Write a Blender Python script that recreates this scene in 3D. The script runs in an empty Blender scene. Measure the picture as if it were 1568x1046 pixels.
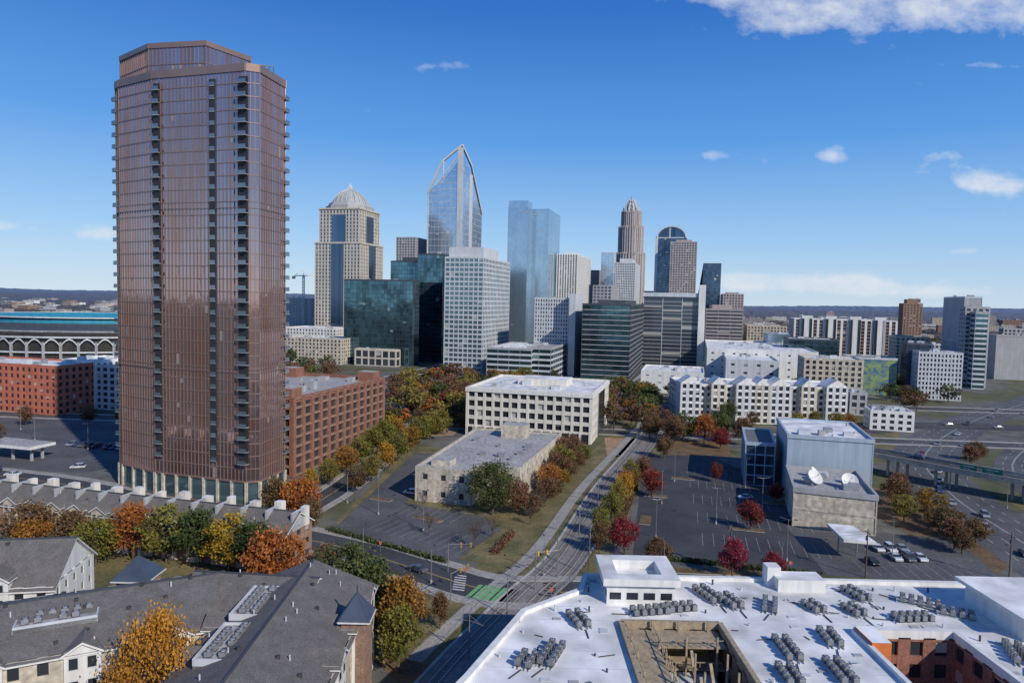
import bpy, math, random
from mathutils import Vector, Matrix, noise as mnoise
random.seed(7)
S=bpy.context.scene
R=random.random
def U(a,b): return random.uniform(a,b)
# ---------------------------------------------------------------- materials
def newmat(n):
    m=bpy.data.materials.new(n); m.use_nodes=True; nt=m.node_tree
    return m,nt,nt.nodes['Principled BSDF']
def M(name,c,r=.8,metal=0,ns=.3,amt=.22,c2=None,fine=0,bump=0,streak=0):
    m,nt,b=newmat(name); N=nt.nodes; L=nt.links
    g=N.new('ShaderNodeNewGeometry'); t=N.new('ShaderNodeTexNoise'); t.inputs['Scale'].default_value=ns
    t.inputs['Detail'].default_value=5; t.inputs['Roughness'].default_value=.65
    L.new(g.outputs['Position'],t.inputs['Vector'])
    rp=N.new('ShaderNodeMapRange'); rp.inputs[1].default_value=.3; rp.inputs[2].default_value=.7
    L.new(t.outputs['Fac'],rp.inputs[0])
    mx=N.new('ShaderNodeMixRGB'); 
    a=[x*(1-amt) for x in c]; d=list(c2) if c2 else [min(1,x*(1+amt)) for x in c]
    mx.inputs[1].default_value=(*a,1); mx.inputs[2].default_value=(*d,1)
    L.new(rp.outputs[0],mx.inputs[0]); out=mx.outputs[0]
    def mult(vec,sc,lo,hi):
        nonlocal out
        t2=N.new('ShaderNodeTexNoise'); t2.inputs['Scale'].default_value=sc; t2.inputs['Detail'].default_value=3
        L.new(vec,t2.inputs['Vector'])
        r2=N.new('ShaderNodeMapRange'); r2.inputs[1].default_value=.3; r2.inputs[2].default_value=.7; r2.inputs[3].default_value=lo; r2.inputs[4].default_value=hi
        L.new(t2.outputs['Fac'],r2.inputs[0])
        mm=N.new('ShaderNodeVectorMath'); mm.operation='SCALE'; L.new(out,mm.inputs[0]); L.new(r2.outputs[0],mm.inputs['Scale']); out=mm.outputs[0]
    if fine: mult(g.outputs['Position'],ns*fine,.7,1.3)
    if streak:
        mp=N.new('ShaderNodeVectorMath'); mp.operation='MULTIPLY'; mp.inputs[1].default_value=(1,1,.06); L.new(g.outputs['Position'],mp.inputs[0])
        mult(mp.outputs[0],streak,.84,1.08)
    L.new(out,b.inputs['Base Color']); b.inputs['Roughness'].default_value=r; b.inputs['Metallic'].default_value=metal
    if bump:
        bp=N.new('ShaderNodeBump'); bp.inputs['Strength'].default_value=bump; bp.inputs['Distance'].default_value=.3
        L.new(t.outputs['Fac'],bp.inputs['Height']); L.new(bp.outputs[0],b.inputs['Normal'])
    return m
def G(name,ca,cb,rough=.1,metal=.7,pb=.12,cbl=(.45,.43,.4),colw=0,bump=.12,big=.11):
    """window glass: one random tint per pane (UV unit cell = one pane), some with blinds"""
    m,nt,b=newmat(name); N=nt.nodes; L=nt.links
    uv=N.new('ShaderNodeUVMap'); fl=N.new('ShaderNodeVectorMath'); fl.operation='FLOOR'
    L.new(uv.outputs[0],fl.inputs[0])
    wn=N.new('ShaderNodeTexWhiteNoise'); wn.noise_dimensions='2D'; L.new(fl.outputs[0],wn.inputs['Vector'])
    sp=N.new('ShaderNodeSeparateXYZ'); L.new(fl.outputs[0],sp.inputs[0])
    w1=N.new('ShaderNodeTexNoise'); w1.inputs['Scale'].default_value=big; w1.inputs['Detail'].default_value=4  # broad tint patches: reflections painted into the glass, colour pattern on the mural
    L.new(uv.outputs[0],w1.inputs['Vector'])
    col=N.new('ShaderNodeTexWhiteNoise'); col.noise_dimensions='1D'
    dv=N.new('ShaderNodeMath'); dv.operation='MULTIPLY'; dv.inputs[1].default_value=.5; L.new(sp.outputs[0],dv.inputs[0])
    f2=N.new('ShaderNodeMath'); f2.operation='FLOOR'; L.new(dv.outputs[0],f2.inputs[0]); L.new(f2.outputs[0],col.inputs['W'])
    a=N.new('ShaderNodeMath'); a.operation='MULTIPLY'; a.inputs[1].default_value=.45*(1-colw); L.new(wn.outputs['Value'],a.inputs[0])
    b1=N.new('ShaderNodeMath'); b1.operation='MULTIPLY_ADD'; b1.inputs[1].default_value=colw; L.new(col.outputs['Value'],b1.inputs[0]); L.new(a.outputs[0],b1.inputs[2])
    c1=N.new('ShaderNodeMapRange'); c1.inputs[1].default_value=.35; c1.inputs[2].default_value=.65; c1.inputs[4].default_value=.55*(1-colw)
    L.new(w1.outputs['Fac'],c1.inputs[0])
    d1=N.new('ShaderNodeMath'); d1.operation='ADD'; d1.use_clamp=True; L.new(b1.outputs[0],d1.inputs[0]); L.new(c1.outputs[0],d1.inputs[1])
    mx=N.new('ShaderNodeMixRGB'); mx.inputs[1].default_value=(*ca,1); mx.inputs[2].default_value=(*cb,1); L.new(d1.outputs[0],mx.inputs[0])
    fr=N.new('ShaderNodeVectorMath'); fr.operation='FRACTION'; L.new(uv.outputs[0],fr.inputs[0])
    sf=N.new('ShaderNodeSeparateXYZ'); L.new(fr.outputs[0],sf.inputs[0])
    sc=N.new('ShaderNodeSeparateColor'); L.new(wn.outputs['Color'],sc.inputs[0])
    l1=N.new('ShaderNodeMath'); l1.operation='LESS_THAN'; l1.inputs[1].default_value=pb; L.new(sc.outputs[0],l1.inputs[0])
    l2=N.new('ShaderNodeMath'); l2.operation='GREATER_THAN'; L.new(sf.outputs[1],l2.inputs[0]); L.new(sc.outputs[1],l2.inputs[1])
    l3=N.new('ShaderNodeMath'); l3.operation='MULTIPLY'; L.new(l1.outputs[0],l3.inputs[0]); L.new(l2.outputs[0],l3.inputs[1])
    m2=N.new('ShaderNodeMixRGB'); m2.inputs[2].default_value=(*cbl,1); L.new(l3.outputs[0],m2.inputs[0]); L.new(mx.outputs[0],m2.inputs[1])
    L.new(m2.outputs[0],b.inputs['Base Color'])
    me=N.new('ShaderNodeMath'); me.operation='MULTIPLY_ADD'; me.inputs[1].default_value=-metal*.8; me.inputs[2].default_value=metal
    L.new(l3.outputs[0],me.inputs[0]); L.new(me.outputs[0],b.inputs['Metallic'])
    b.inputs['Roughness'].default_value=rough
    if bump:
        n2=N.new('ShaderNodeTexNoise'); n2.inputs['Scale'].default_value=.6; L.new(uv.outputs[0],n2.inputs['Vector'])
        bp=N.new('ShaderNodeBump'); bp.inputs['Strength'].default_value=bump; bp.inputs['Distance'].default_value=.4
        L.new(n2.outputs['Fac'],bp.inputs['Height']); L.new(bp.outputs[0],b.inputs['Normal'])
    return m
def LEAF(name,d,l):
    m,nt,b=newmat(name); N=nt.nodes; L=nt.links
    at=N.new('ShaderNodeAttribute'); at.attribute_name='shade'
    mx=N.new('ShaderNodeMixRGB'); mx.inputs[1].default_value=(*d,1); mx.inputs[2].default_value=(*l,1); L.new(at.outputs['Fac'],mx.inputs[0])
    oi=N.new('ShaderNodeObjectInfo'); hs=N.new('ShaderNodeHueSaturation')
    mr=N.new('ShaderNodeMapRange'); mr.inputs[3].default_value=.475; mr.inputs[4].default_value=.525; L.new(oi.outputs['Random'],mr.inputs[0]); L.new(mr.outputs[0],hs.inputs['Hue'])
    mv=N.new('ShaderNodeMapRange'); mv.inputs[3].default_value=1.2; mv.inputs[4].default_value=.8; L.new(oi.outputs['Random'],mv.inputs[0]); L.new(mv.outputs[0],hs.inputs['Value'])
    L.new(mx.outputs[0],hs.inputs['Color'])
    L.new(hs.outputs[0],b.inputs['Base Color']); b.inputs['Roughness'].default_value=.7
    tr=N.new('ShaderNodeBsdfTranslucent'); L.new(hs.outputs[0],tr.inputs[0]); ms=N.new('ShaderNodeMixShader'); ms.inputs[0].default_value=.3
    L.new(b.outputs[0],ms.inputs[1]); L.new(tr.outputs[0],ms.inputs[2]); L.new(ms.outputs[0],N['Material Output'].inputs[0])
    return m
asphalt=M('asphalt',(.05,.052,.058),.9,ns=.08,amt=.35,fine=30)
asph_old=M('asphalt_old',(.09,.09,.093),.9,ns=.06,amt=.4,fine=25)
concrete=M('concrete',(.31,.29,.26),.9,ns=.2,amt=.2,fine=10)
kerbm=M('kerb_concrete',(.38,.37,.34),.9)
paintw=M('white_road_paint',(.55,.55,.53),.7,ns=1,amt=.3)
stallp=M('worn_stall_paint',(.27,.27,.27),.8,ns=.6,amt=.5)
painty=M('yellow_road_paint',(.5,.36,.08),.7)
greenp=M('green_crosswalk_paint',(.17,.4,.15),.7,ns=1)
lawn=M('grass',(.085,.105,.03),.95,ns=.1,amt=.35,c2=(.24,.18,.08),fine=14)
mulch=M('leaf_litter',(.13,.075,.035),.95,ns=.25,amt=.35,c2=(.21,.13,.06),fine=8)
dirt=M('bare_soil',(.34,.21,.13),.95,ns=.2,amt=.3,fine=8)
ballast=M('ballast',(.22,.2,.18),.95,ns=.5,amt=.25,fine=8)
steel=M('steel',(.32,.3,.28),.4,metal=.8)
railm=M('rail_steel',(.42,.38,.34),.5,metal=.3)
tie=M('sleeper_concrete',(.13,.115,.10),.9)
whitec=M('white_stucco',(.72,.71,.68),.8,ns=.1,amt=.07,streak=.9)
cream=M('cream_stone',(.56,.5,.41),.8,ns=.08,amt=.1,streak=.8)
offw=M('off_white_concrete',(.70,.66,.58),.8,ns=.08,amt=.06,streak=.8)
beige=M('beige_stucco',(.52,.46,.37),.85,ns=.15,amt=.1,fine=6,streak=.9)
greyc=M('grey_concrete_panel',(.38,.38,.385),.8,ns=.1,amt=.1,streak=.6)
lgrey=M('light_grey_panel',(.55,.57,.59),.7,ns=.1,amt=.08,streak=.6)
dkgrey=M('dark_metal_panel',(.08,.09,.105),.5,metal=.3)
brick=M('red_brick',(.26,.115,.08),.9,ns=.6,amt=.25,fine=6)
brick2=M('brown_brick',(.28,.175,.125),.9,ns=.6,amt=.25,fine=6)
redst=M('terracotta_stucco',(.48,.14,.08),.85)
pinkst=M('pink_granite',(.38,.32,.30),.6)
bronze=M('bronze_fin',(.30,.20,.165),.36,metal=.45,ns=.03,amt=.25)
roofw=M('white_roof_membrane',(.70,.69,.67),.8,ns=.05,amt=.05,fine=4)
roofg=M('grey_gravel_roof',(.35,.34,.33),.95,ns=.15,amt=.2,fine=8)
roofd=M('dark_roof',(.14,.14,.145),.9)
shingle=M('asphalt_shingle',(.135,.125,.118),.95,ns=.5,amt=.2,fine=10,bump=.2)
slate=M('slate_blue_roof',(.055,.075,.11),.5)
teal=M('teal_roof',(.03,.25,.36),.6)
hvacm=M('hvac_metal',(.34,.35,.36),.5,metal=.4,ns=2)
hvacd=M('hvac_dark',(.05,.05,.05),.6)
wood=M('weathered_lumber',(.34,.27,.18),.9,ns=1.5,amt=.35)
yel=M('yellow_sheathing',(.6,.42,.08),.8)
yelp=M('yellow_machine_paint',(.6,.36,.03),.4)
orange=M('orange_panel',(.6,.16,.04),.7)
signg=M('sign_green',(.0,.2,.11),.5)
bark=M('bark',(.10,.075,.055),.95,ns=3)
black=M('rubber',(.02,.02,.02),.8)
polem=M('pole_metal',(.3,.3,.3),.5,metal=.5)
woodp=M('pole_wood',(.12,.085,.06),.9)
bluep=M('pale_blue_metal',(.40,.48,.56),.5,metal=.2,ns=.1,amt=.08,streak=.7)
seam=M('roof_seam',(.56,.56,.55),.8)
g_tower=G('bronze_tower_glass',(.52,.28,.20),(.50,.51,.62),.07,.88,pb=.03,cbl=(.34,.30,.28),colw=.5,bump=.09)
g_dark=G('dark_glass',(.035,.04,.05),(.12,.15,.19),.12,.5)
g_black=G('window_dark',(.02,.022,.028),(.07,.08,.1),.15,.3,pb=.2)
g_teal=G('teal_glass',(.04,.075,.095),(.16,.32,.38),.08,.85,pb=.02,cbl=(.2,.3,.3),big=.2)
g_green=G('green_glass',(.09,.14,.16),(.2,.32,.36),.12,.7,pb=.08)
g_rail=G('balcony_glass',(.16,.21,.25),(.24,.32,.38),.12,.6,pb=0)
g_blue=G('blue_glass',(.38,.48,.6),(.58,.69,.8),.12,.8,pb=.04,cbl=(.5,.55,.6))
g_blue2=G('sky_blue_glass',(.40,.50,.59),(.58,.69,.77),.14,.8,pb=.02,colw=.25)
g_navy=G('navy_glass',(.035,.055,.09),(.12,.19,.28),.1,.75,pb=.05)
g_far=G('far_pink_facade',(.37,.33,.33),(.45,.41,.41),.5,.1,pb=.0)
g_garage=G('garage_opening',(.02,.02,.02),(.05,.045,.04),.9,0,pb=0,bump=0)
g_yg=G('mural_panels',(.01,.10,.32),(.36,.44,.08),.4,.1,pb=0,big=.35)
# ---------------------------------------------------------------- mesh builder
class MB:
    def __init__(s): s.v=[];s.f=[];s.mi=[];s.uv=[];s.mats=[]
    def idx(s,m):
        if m not in s.mats: s.mats.append(m)
        return s.mats.index(m)
    def face(s,pts,m,uv=None):
        b=len(s.v); s.v.extend([tuple(p) for p in pts]); s.f.append(tuple(range(b,b+len(pts)))); s.mi.append(s.idx(m))
        s.uv.append(uv if uv else [(p[0]*.3,p[1]*.3) for p in pts])
    def prism(s,poly,z0,z1,side,top=None,cell=(3,3.5)):
        n=len(poly); o=int(R()*500)
        for i in range(n):
            a=poly[i]; b=poly[(i+1)%n]; l=math.dist(a,b)/cell[0]; h=(z1-z0)/cell[1]
            s.face([(*a,z0),(*b,z0),(*b,z1),(*a,z1)],side,[(o,0),(o+l,0),(o+l,h),(o,h)])
        s.face([(*p,z1) for p in poly],top or side)
        s.face([(*p,z0) for p in reversed(poly)],side)
    def box(s,c,sx,sy,z0,z1,ang=0,m=None,top=None):
        ca,sa=math.cos(ang),math.sin(ang)
        P=[(c[0]+x*ca-y*sa,c[1]+x*sa+y*ca) for x,y in ((-sx/2,-sy/2),(sx/2,-sy/2),(sx/2,sy/2),(-sx/2,sy/2))]
        s.prism(P,z0,z1,m,top)
    def beam(s,a,b,w,m):
        a=Vector(a);b=Vector(b);d=(b-a).normalized(); up=Vector((0,0,1)) if abs(d.z)<.9 else Vector((1,0,0))
        x=d.cross(up).normalized()*w/2; y=d.cross(x).normalized()*w/2
        A=[a+x+y,a-x+y,a-x-y,a+x-y]; B=[p+(b-a) for p in A]
        for i in range(4): s.face([A[i],A[(i+1)%4],B[(i+1)%4],B[i]],m)
        s.face(B,m); s.face(A[::-1],m)
    def cyl(s,a,b,r0,r1,m,n=8,caps=True):
        a=Vector(a);b=Vector(b);d=(b-a).normalized(); up=Vector((0,0,1)) if abs(d.z)<.9 else Vector((1,0,0))
        x=d.cross(up).normalized(); y=x.cross(d).normalized()
        A=[a+(x*math.cos(t)+y*math.sin(t))*r0 for t in [2*math.pi*i/n for i in range(n)]]
        B=[b+(x*math.cos(t)+y*math.sin(t))*r1 for t in [2*math.pi*i/n for i in range(n)]]
        for i in range(n): s.face([A[i],A[(i+1)%n],B[(i+1)%n],B[i]],m)
        if caps: s.face(B,m); s.face(A[::-1],m)
    def mesh(s,name,off=(0,0,0)):
        me=bpy.data.meshes.new(name); me.from_pydata([(v[0]-off[0],v[1]-off[1],v[2]-off[2]) for v in s.v],[],s.f)
        for m in s.mats: me.materials.append(m)
        me.polygons.foreach_set('material_index',s.mi)
        u=me.uv_layers.new(name='UVMap'); flat=[c for f in s.uv for p in f for c in p]
        u.data.foreach_set('uv',flat); me.update(); return me
    def build(s,name,origin=None):
        if origin is None:
            xs=[v[0] for v in s.v]; ys=[v[1] for v in s.v]; zs=[v[2] for v in s.v]
            origin=((min(xs)+max(xs))/2,(min(ys)+max(ys))/2,min(zs))
        ob=bpy.data.objects.new(name,s.mesh(name,origin)); ob.location=origin; S.collection.objects.link(ob); return ob
def put(name,me,x,y,z=0,rot=0,sc=1):
    o=bpy.data.objects.new(name,me); o.location=(x,y,z); o.rotation_euler=(0,0,rot); o.scale=(sc,sc,sc) if not isinstance(sc,tuple) else sc
    S.collection.objects.link(o); return o
def wb(mb,p,d,n,a0,a1,z0,z1,dep,m,inn=.05):
    def q(a,o): return (p[0]+d[0]*a+n[0]*o,p[1]+d[1]*a+n[1]*o)
    A,B,C,D=q(a0,dep),q(a1,dep),q(a1,-inn),q(a0,-inn)
    mb.face([(*A,z0),(*B,z0),(*B,z1),(*A,z1)],m)
    mb.face([(*B,z0),(*C,z0),(*C,z1),(*B,z1)],m)
    mb.face([(*D,z0),(*A,z0),(*A,z1),(*D,z1)],m)
    mb.face([(*A,z1),(*B,z1),(*C,z1),(*D,z1)],m)
    mb.face([(*D,z0),(*C,z0),(*B,z0),(*A,z0)],m)
    if inn>.1: mb.face([(*C,z0),(*D,z0),(*D,z1),(*C,z1)],m)
def edge(p0,p1):
    L=math.dist(p0,p1); d=((p1[0]-p0[0])/L,(p1[1]-p0[1])/L); return L,d,(d[1],-d[0])
def facade(mb,p0,p1,z0,z1,st,k=0):
    bay,pw,fh,sh,dep,mf,mg=st[:7]; ms=st[7] if len(st)>7 else mf
    L,d,n=edge(p0,p1); nb=max(1,round(L/bay)); nf=max(1,round((z1-z0)/fh)); o=int(R()*300)
    mb.face([(*p0,z0),(*p1,z0),(*p1,z1),(*p0,z1)],mg,[(o,0),(o+nb,0),(o+nb,nf),(o,nf)])
    ex=dep-.01*(k%2+1)
    if pw>0:
        for i in range(nb+1):
            a=L*i/nb; a0=a-pw/2 if i else -ex; a1=a+pw/2 if i<nb else L+ex
            wb(mb,p0,d,n,a0,a1,z0,z1,dep,mf)
    if sh>0:
        h=(z1-z0)/nf
        for j in range(nf+1):
            a=z0+j*h-sh/2; b=z0+j*h+sh/2
            wb(mb,p0,d,n,-ex+.02,L+ex-.02,max(a,z0),min(b,z1),dep*.9-.02,ms)
def roof(mb,poly,H,m,par=.9,pm=None,dep=.3):
    mb.face([(*p,H) for p in poly],m)
    if par>0:
        for i in range(len(poly)):
            p0=poly[i];p1=poly[(i+1)%len(poly)]; L,d,n=edge(p0,p1)
            wb(mb,p0,d,n,-dep+.006*i,L+dep-.006*i,H-.5,H+par+.02*(i%2),dep+.03+.004*i,pm or m,inn=.35)
def lerp2(poly,a,b):
    p=[Vector(q) for q in poly[:4]]; return (p[0]*(1-a)+p[1]*a)*(1-b)+(p[3]*(1-a)+p[2]*a)*b
def clutter(mb,poly,H,n,ang,m=None):
    for i in range(n):
        c=lerp2(poly,U(.15,.85),U(.15,.85)); mb.box(c,U(1.5,4.5),U(1.5,3.5),H-.02,H+U(1,2.4),ang,m or random.choice([hvacm,lgrey,greyc]))
    for i in range(n):
        c=lerp2(poly,U(.1,.9),U(.1,.9)); mb.cyl((c.x,c.y,H-.02),(c.x,c.y,H+U(.6,1.3)),.25,.25,hvacm,6)
GA=math.radians(-15)
Uv=(math.sin(-GA),math.cos(GA)); Vv=(math.cos(GA),math.sin(GA))
def plan(bl,bc,br,dist,side='R',depth=None):
    """footprint on the city grid from three corner bearings and the distance of the near corner"""
    K=1045.; C=(bc/K*dist,dist)
    def along(b,dx,dy):
        r=b/K; return (r*C[1]-C[0])/(dx-r*dy)
    if side=='R':
        s=along(bl,-Vv[0],-Vv[1]); q=depth or along(br,*Uv)
        Lp=(C[0]-Vv[0]*s,C[1]-Vv[1]*s); Rp=(C[0]+Uv[0]*q,C[1]+Uv[1]*q); B=(Lp[0]+Uv[0]*q,Lp[1]+Uv[1]*q)
        return [Lp,C,Rp,B]
    s=along(br,*Vv); q=depth or along(bl,*Uv)
    Rp=(C[0]+Vv[0]*s,C[1]+Vv[1]*s); return [C,Rp,(Rp[0]+Uv[0]*q,Rp[1]+Uv[1]*q),(C[0]+Uv[0]*q,C[1]+Uv[1]*q)]
def inset(poly,f,cx=None):
    c=sum((Vector(p) for p in poly),Vector((0,0)))/len(poly)
    return [tuple(c+(Vector(p)-c)*f) for p in poly]
def block(mb,poly,z0,H,st,rm,par=.9,n=3,pm=None):
    for i in range(len(poly)): facade(mb,poly[i],poly[(i+1)%len(poly)],z0,H,st,i)
    roof(mb,poly,H,rm,par,pm or st[5],dep=st[4]*.5+.1)
    clutter(mb,poly,H,n,GA)
ST=dict(
 cream=(4,1.9,4,1.0,.5,cream,g_navy),
 tealg=(3,.12,4,.3,.12,dkgrey,g_teal),
 wgrid=(4.2,.7,3.9,1.3,.4,lgrey,g_green),
 blue=(3,.15,4,.25,.12,lgrey,g_blue),
 blue2=(3,.15,4,.3,.12,g_blue2,g_blue2),
 navy=(3,.15,4,.4,.15,dkgrey,g_navy),
 resi=(3.6,1.8,3.2,1.3,.35,whitec,g_black),
 resib=(3.6,1.8,3.2,1.3,.35,beige,g_black),
 brown=(3.6,1.5,3.5,1.4,.3,pinkst,g_dark),
 fine=(2.2,1.0,3.2,1.2,.3,lgrey,g_dark),
 bands=(9,.2,3.9,1.5,.25,greyc,g_teal,lgrey),
 gbands=(6,.15,3.9,.55,.3,dkgrey,g_teal,greyc),
 dbands=(20,.5,3.6,.5,.4,lgrey,g_dark,greyc),
 office=(3.9,1.15,3.9,1.6,.7,offw,g_black),
 brickr=(3.4,1.8,3.2,1.4,.25,brick,g_black),
 brickb=(3.4,1.8,3.2,1.4,.25,brick2,g_black),
 red=(3.6,1.9,3.2,1.4,.25,redst,g_black),
 grey=(4,1.6,3.5,1.5,.3,greyc,g_dark),
)
def tower(name,bl,bc,br,dist,H,st,side='R',rm=None,depth=None,ph=0,n=3,pm=None,z0=0,phm=None):
    mb=MB(); poly=plan(bl,bc,br,dist,side,depth); block(mb,poly,z0,H,ST[st] if isinstance(st,str) else st,rm or roofg,n=n,pm=pm)
    if ph:
        q=inset(poly,.6); mb.prism(q,H-.05,H+ph,phm or (ST[st][5] if isinstance(st,str) else st[5]),roofg)
    return mb,poly
# ---------------------------------------------------------------- skyline
def T(name,*a,**k):
    mb,p=tower(name,*a,**k); return mb.build(name)
mb,p=tower('x',-302,-234,-200,750,119,'cream',n=0,ph=0,pm=cream)
q=inset(p,.88); block(mb,q,119.2,155,ST['cream'],roofg,n=0)
c=sum((Vector(t) for t in p),Vector((0,0)))/4
L,d,n_=edge(p[0],p[1])
wb(mb,p[0],d,n_,L*.36,L*.64,4,119,1.0,g_navy); 
L,d,n_=edge(p[1],p[2]); wb(mb,p[1],d,n_,L*.36,L*.64,4,119,1.0,g_navy)
L,d,n_=edge(q[0],q[1]); wb(mb,q[0],d,n_,L*.33,L*.67,120,150,1.0,g_navy)
L,d,n_=edge(q[1],q[2]); wb(mb,q[1],d,n_,L*.33,L*.67,120,150,1.0,g_navy)
mb.prism(inset(q,1.06),155.9,157.5,cream); mb.prism(inset(p,1.04),118,119.6,cream)
def loft(mb,c,secs,ang,n,m,cell=(3,3.5)):
    for i in range(len(secs)-1):
        (z0,r0),(z1,r1)=secs[i],secs[i+1]
        for k in range(n):
            a=ang+2*math.pi*(k+.5)/n; b=ang+2*math.pi*(k+1.5)/n; l=2*math.pi*r0/n/cell[0]; h=max(1,(z1-z0)/cell[1])
            P=lambda t,r,z:(c[0]+r*math.cos(t),c[1]+r*math.sin(t),z)
            mb.face([P(a,r0,z0),P(b,r0,z0),P(b,r1,z1),P(a,r1,z1)],m,[(k*l,z0/cell[1]),(k*l+l,z0/cell[1]),(k*l+l,z0/cell[1]+h),(k*l,z0/cell[1]+h)])
dome=[(157.5,27),(161,27),(161.1,25),(165,23),(165.1,21),(171,18),(177,12),(182,3),(188,.2)]
loft(mb,c,dome,GA,8,greyc)
for k in range(24):
    t=GA+2*math.pi*k/24
    for (z0,r0),(z1,r1) in zip(dome[4:8],dome[5:9]): mb.beam((c[0]+r0*1.0*math.cos(t),c[1]+r0*1.0*math.sin(t),z0),(c[0]+r1*math.cos(t),c[1]+r1*math.sin(t),z1),.5,lgrey)
mb.build('domed_office_tower')
T('teal_glass_office_building',-258,-153,-143,600,75,'tealg',rm=roofd)
T('teal_glass_office_building',-187,-145,-104,660,95,'tealg',rm=roofd,ph=5)
T('teal_glass_office_building',-146,-108,-100,640,101,'tealg',rm=roofd,depth=30)
T('grey_office_tower',-179,-150,-133,900,139,'grey')
T('grey_office_tower',-345,-310,-300,900,56,'fine')
mb,p=tower('white_grid_office_tower',-104,-46,-6,560,94,'wgrid',rm=roofw,n=2)
mb.prism([tuple(lerp2(p,a,b)) for a,b in((.05,.05),(.95,.05),(.95,.6),(.05,.6))],93.9,103,lgrey,roofw); mb.build('white_grid_office_tower')
K=1045.
def slant():
    mb=MB(); p=plan(-132,-80,-50,880); Lp,C,Rp,B=p
    def on(a,b,t): return (a[0]+(b[0]-a[0])*t,a[1]+(b[1]-a[1])*t)
    def poly(pts,m=g_blue):
        a=pts[0]; uv=[(math.dist(a[:2],q[:2])/3,q[2]/4) for q in pts]; mb.face(pts,m,uv)
    poly([(*Lp,0),(*C,0),(*C,243),(*on(Lp,C,.62),222),(*on(Lp,C,.2),205),(*Lp,196)])
    N2=on(C,Rp,.4)
    poly([(*C,0),(*Rp,0),(*Rp,176),(*N2,225),(*C,243)])
    poly([(*Rp,0),(*B,0),(*B,170),(*Rp,176)]); poly([(*B,0),(*Lp,0),(*Lp,196),(*B,170)])
    poly([(*Lp,196),(*on(Lp,C,.2),205),(*on(Lp,C,.62),222),(*C,243),(*N2,225),(*Rp,176),(*B,170)],greyc)
    fr=[(*Lp,196),(*on(Lp,C,.42),236),(*on(Lp,C,.97),255)]
    for a,b in zip(fr,fr[1:]): mb.beam(a,b,2.6,lgrey)
    mb.beam((*on(Lp,C,.22),205),(*on(Lp,C,.8),238),1.8,lgrey)
    mb.beam((*on(Lp,C,.45),214),(*on(Lp,C,.45),236),1.2,lgrey)
    mb.beam((*on(Lp,C,.97),255),(*N2,236),2.6,lgrey); mb.beam((*N2,236),(*Rp,178),2.6,lgrey)
    L,d,n=edge(Lp,C); wb(mb,Lp,d,n,L*.86,L+.6,0,252,1.2,lgrey); wb(mb,Lp,d,n,-.4,1,0,197,.8,lgrey)
    for z in range(8,240,8):
        f=0 if z<196 else min(.95,(z-190)/55*.9); wb(mb,Lp,d,n,L*f,L*.86,z,z+.5,.25,lgrey)
    for i in range(1,8):
        a=L*.86*i/8; wb(mb,Lp,d,n,a-.15,a+.15,0,192+i*3,.2,greyc)
    L,d,n=edge(C,Rp)
    for z in range(8,236,8):
        f=1 if z<176 else max(.1,1-(z-176)/62*.75); wb(mb,C,d,n,0,L*f,z,z+.5,.25,lgrey)
    wb(mb,C,d,n,L*.35,L*.47,0,224,.7,lgrey)
    mb.build('slant_topped_glass_tower')
slant()
mb,p=tower('x',-10,20,66,800,168,'blue2',n=0,depth=45)
mb.prism([tuple(lerp2(p,a,b)) for a,b in((0.02,.02),(.98,.02),(.98,.5),(.02,.5))],168.2,176,g_blue2); mb.build('blue_glass_tower')
T('blue_glass_tower',19,52,69,815,168,'blue2',n=1)
T('brown_residential_tower',66,97,117,850,118,(3.4,1.4,3.2,1.1,.5,whitec,g_dark,pinkst),ph=4)
T('brown_residential_tower',66,90,99,980,110,'grey')
T('pale_apartment_tower',34,85,107,560,62,'fine',rm=roofg,n=3,pm=lgrey)
mb=MB(); pp=plan(86,96,108,548); mb.prism(pp,0,66,lgrey,roofg); mb.build('concrete_stair_tower')
T('green_glass_office_building',107,180,204,520,58,'gbands',rm=roofg,ph=4,n=4)
mb,p=tower('x',200,289,293,640,69,'dbands',rm=roofg,n=4,depth=30)
L,d,n=edge(p[0],p[1]); wb(mb,p[0],d,n,L-3,L+3,0,78,4,whitec,inn=20); wb(mb,p[0],d,n,-1,L,66.5,70.2,2,lgrey); mb.build('dark_glass_office_building')
T('blue_grey_tower',133,152,166,1000,132,'blue',depth=30)
T('pale_stepped_tower',153,185,193,900,112,'fine',ph=7)
T('pale_office_tower',200,240,250,1050,78,'grey')
T('mid_rise_tower',116,130,145,1050,108,'brown')
T('mid_rise_tower',122,150,160,760,78,'grey')
mb=MB(); c=(177/K*1370,1370)
for (z0,z1,r) in ((0,156,30),(156,208,25),(208,238,20)):
    loft(mb,c,[(z0,r),(z1,r)],GA,8,g_far,(4,4)); loft(mb,c,[(z1-1.5,r+.8),(z1,r+.8),(z1+.1,0)],GA,8,pinkst)
    for k in range(32):
        t=GA+2*math.pi*k/32; rr=r*.97; mb.beam((c[0]+rr*math.cos(t),c[1]+rr*math.sin(t),z0),(c[0]+rr*math.cos(t),c[1]+rr*math.sin(t),z1+3),1.6,pinkst)
loft(mb,c,[(238,15),(250,12),(258,7),(266,2),(272,.3)],GA,8,greyc)
for r,z in ((18,248),(14,256),(9,264)):
    for k in range(12):
        t=2*math.pi*k/12; mb.beam((c[0]+r*math.cos(t),c[1]+r*math.sin(t),z-20),(c[0]+r*.9*math.cos(t),c[1]+r*.9*math.sin(t),z),1.2,lgrey)
mb.build('crown_topped_tower')
mb,p=tower('x',216,262,268,1020,158,'navy',n=0,depth=40,pm=lgrey)
L,d,n=edge(p[0],p[1]); L2=math.dist(p[1],p[2]); seg=12
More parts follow.
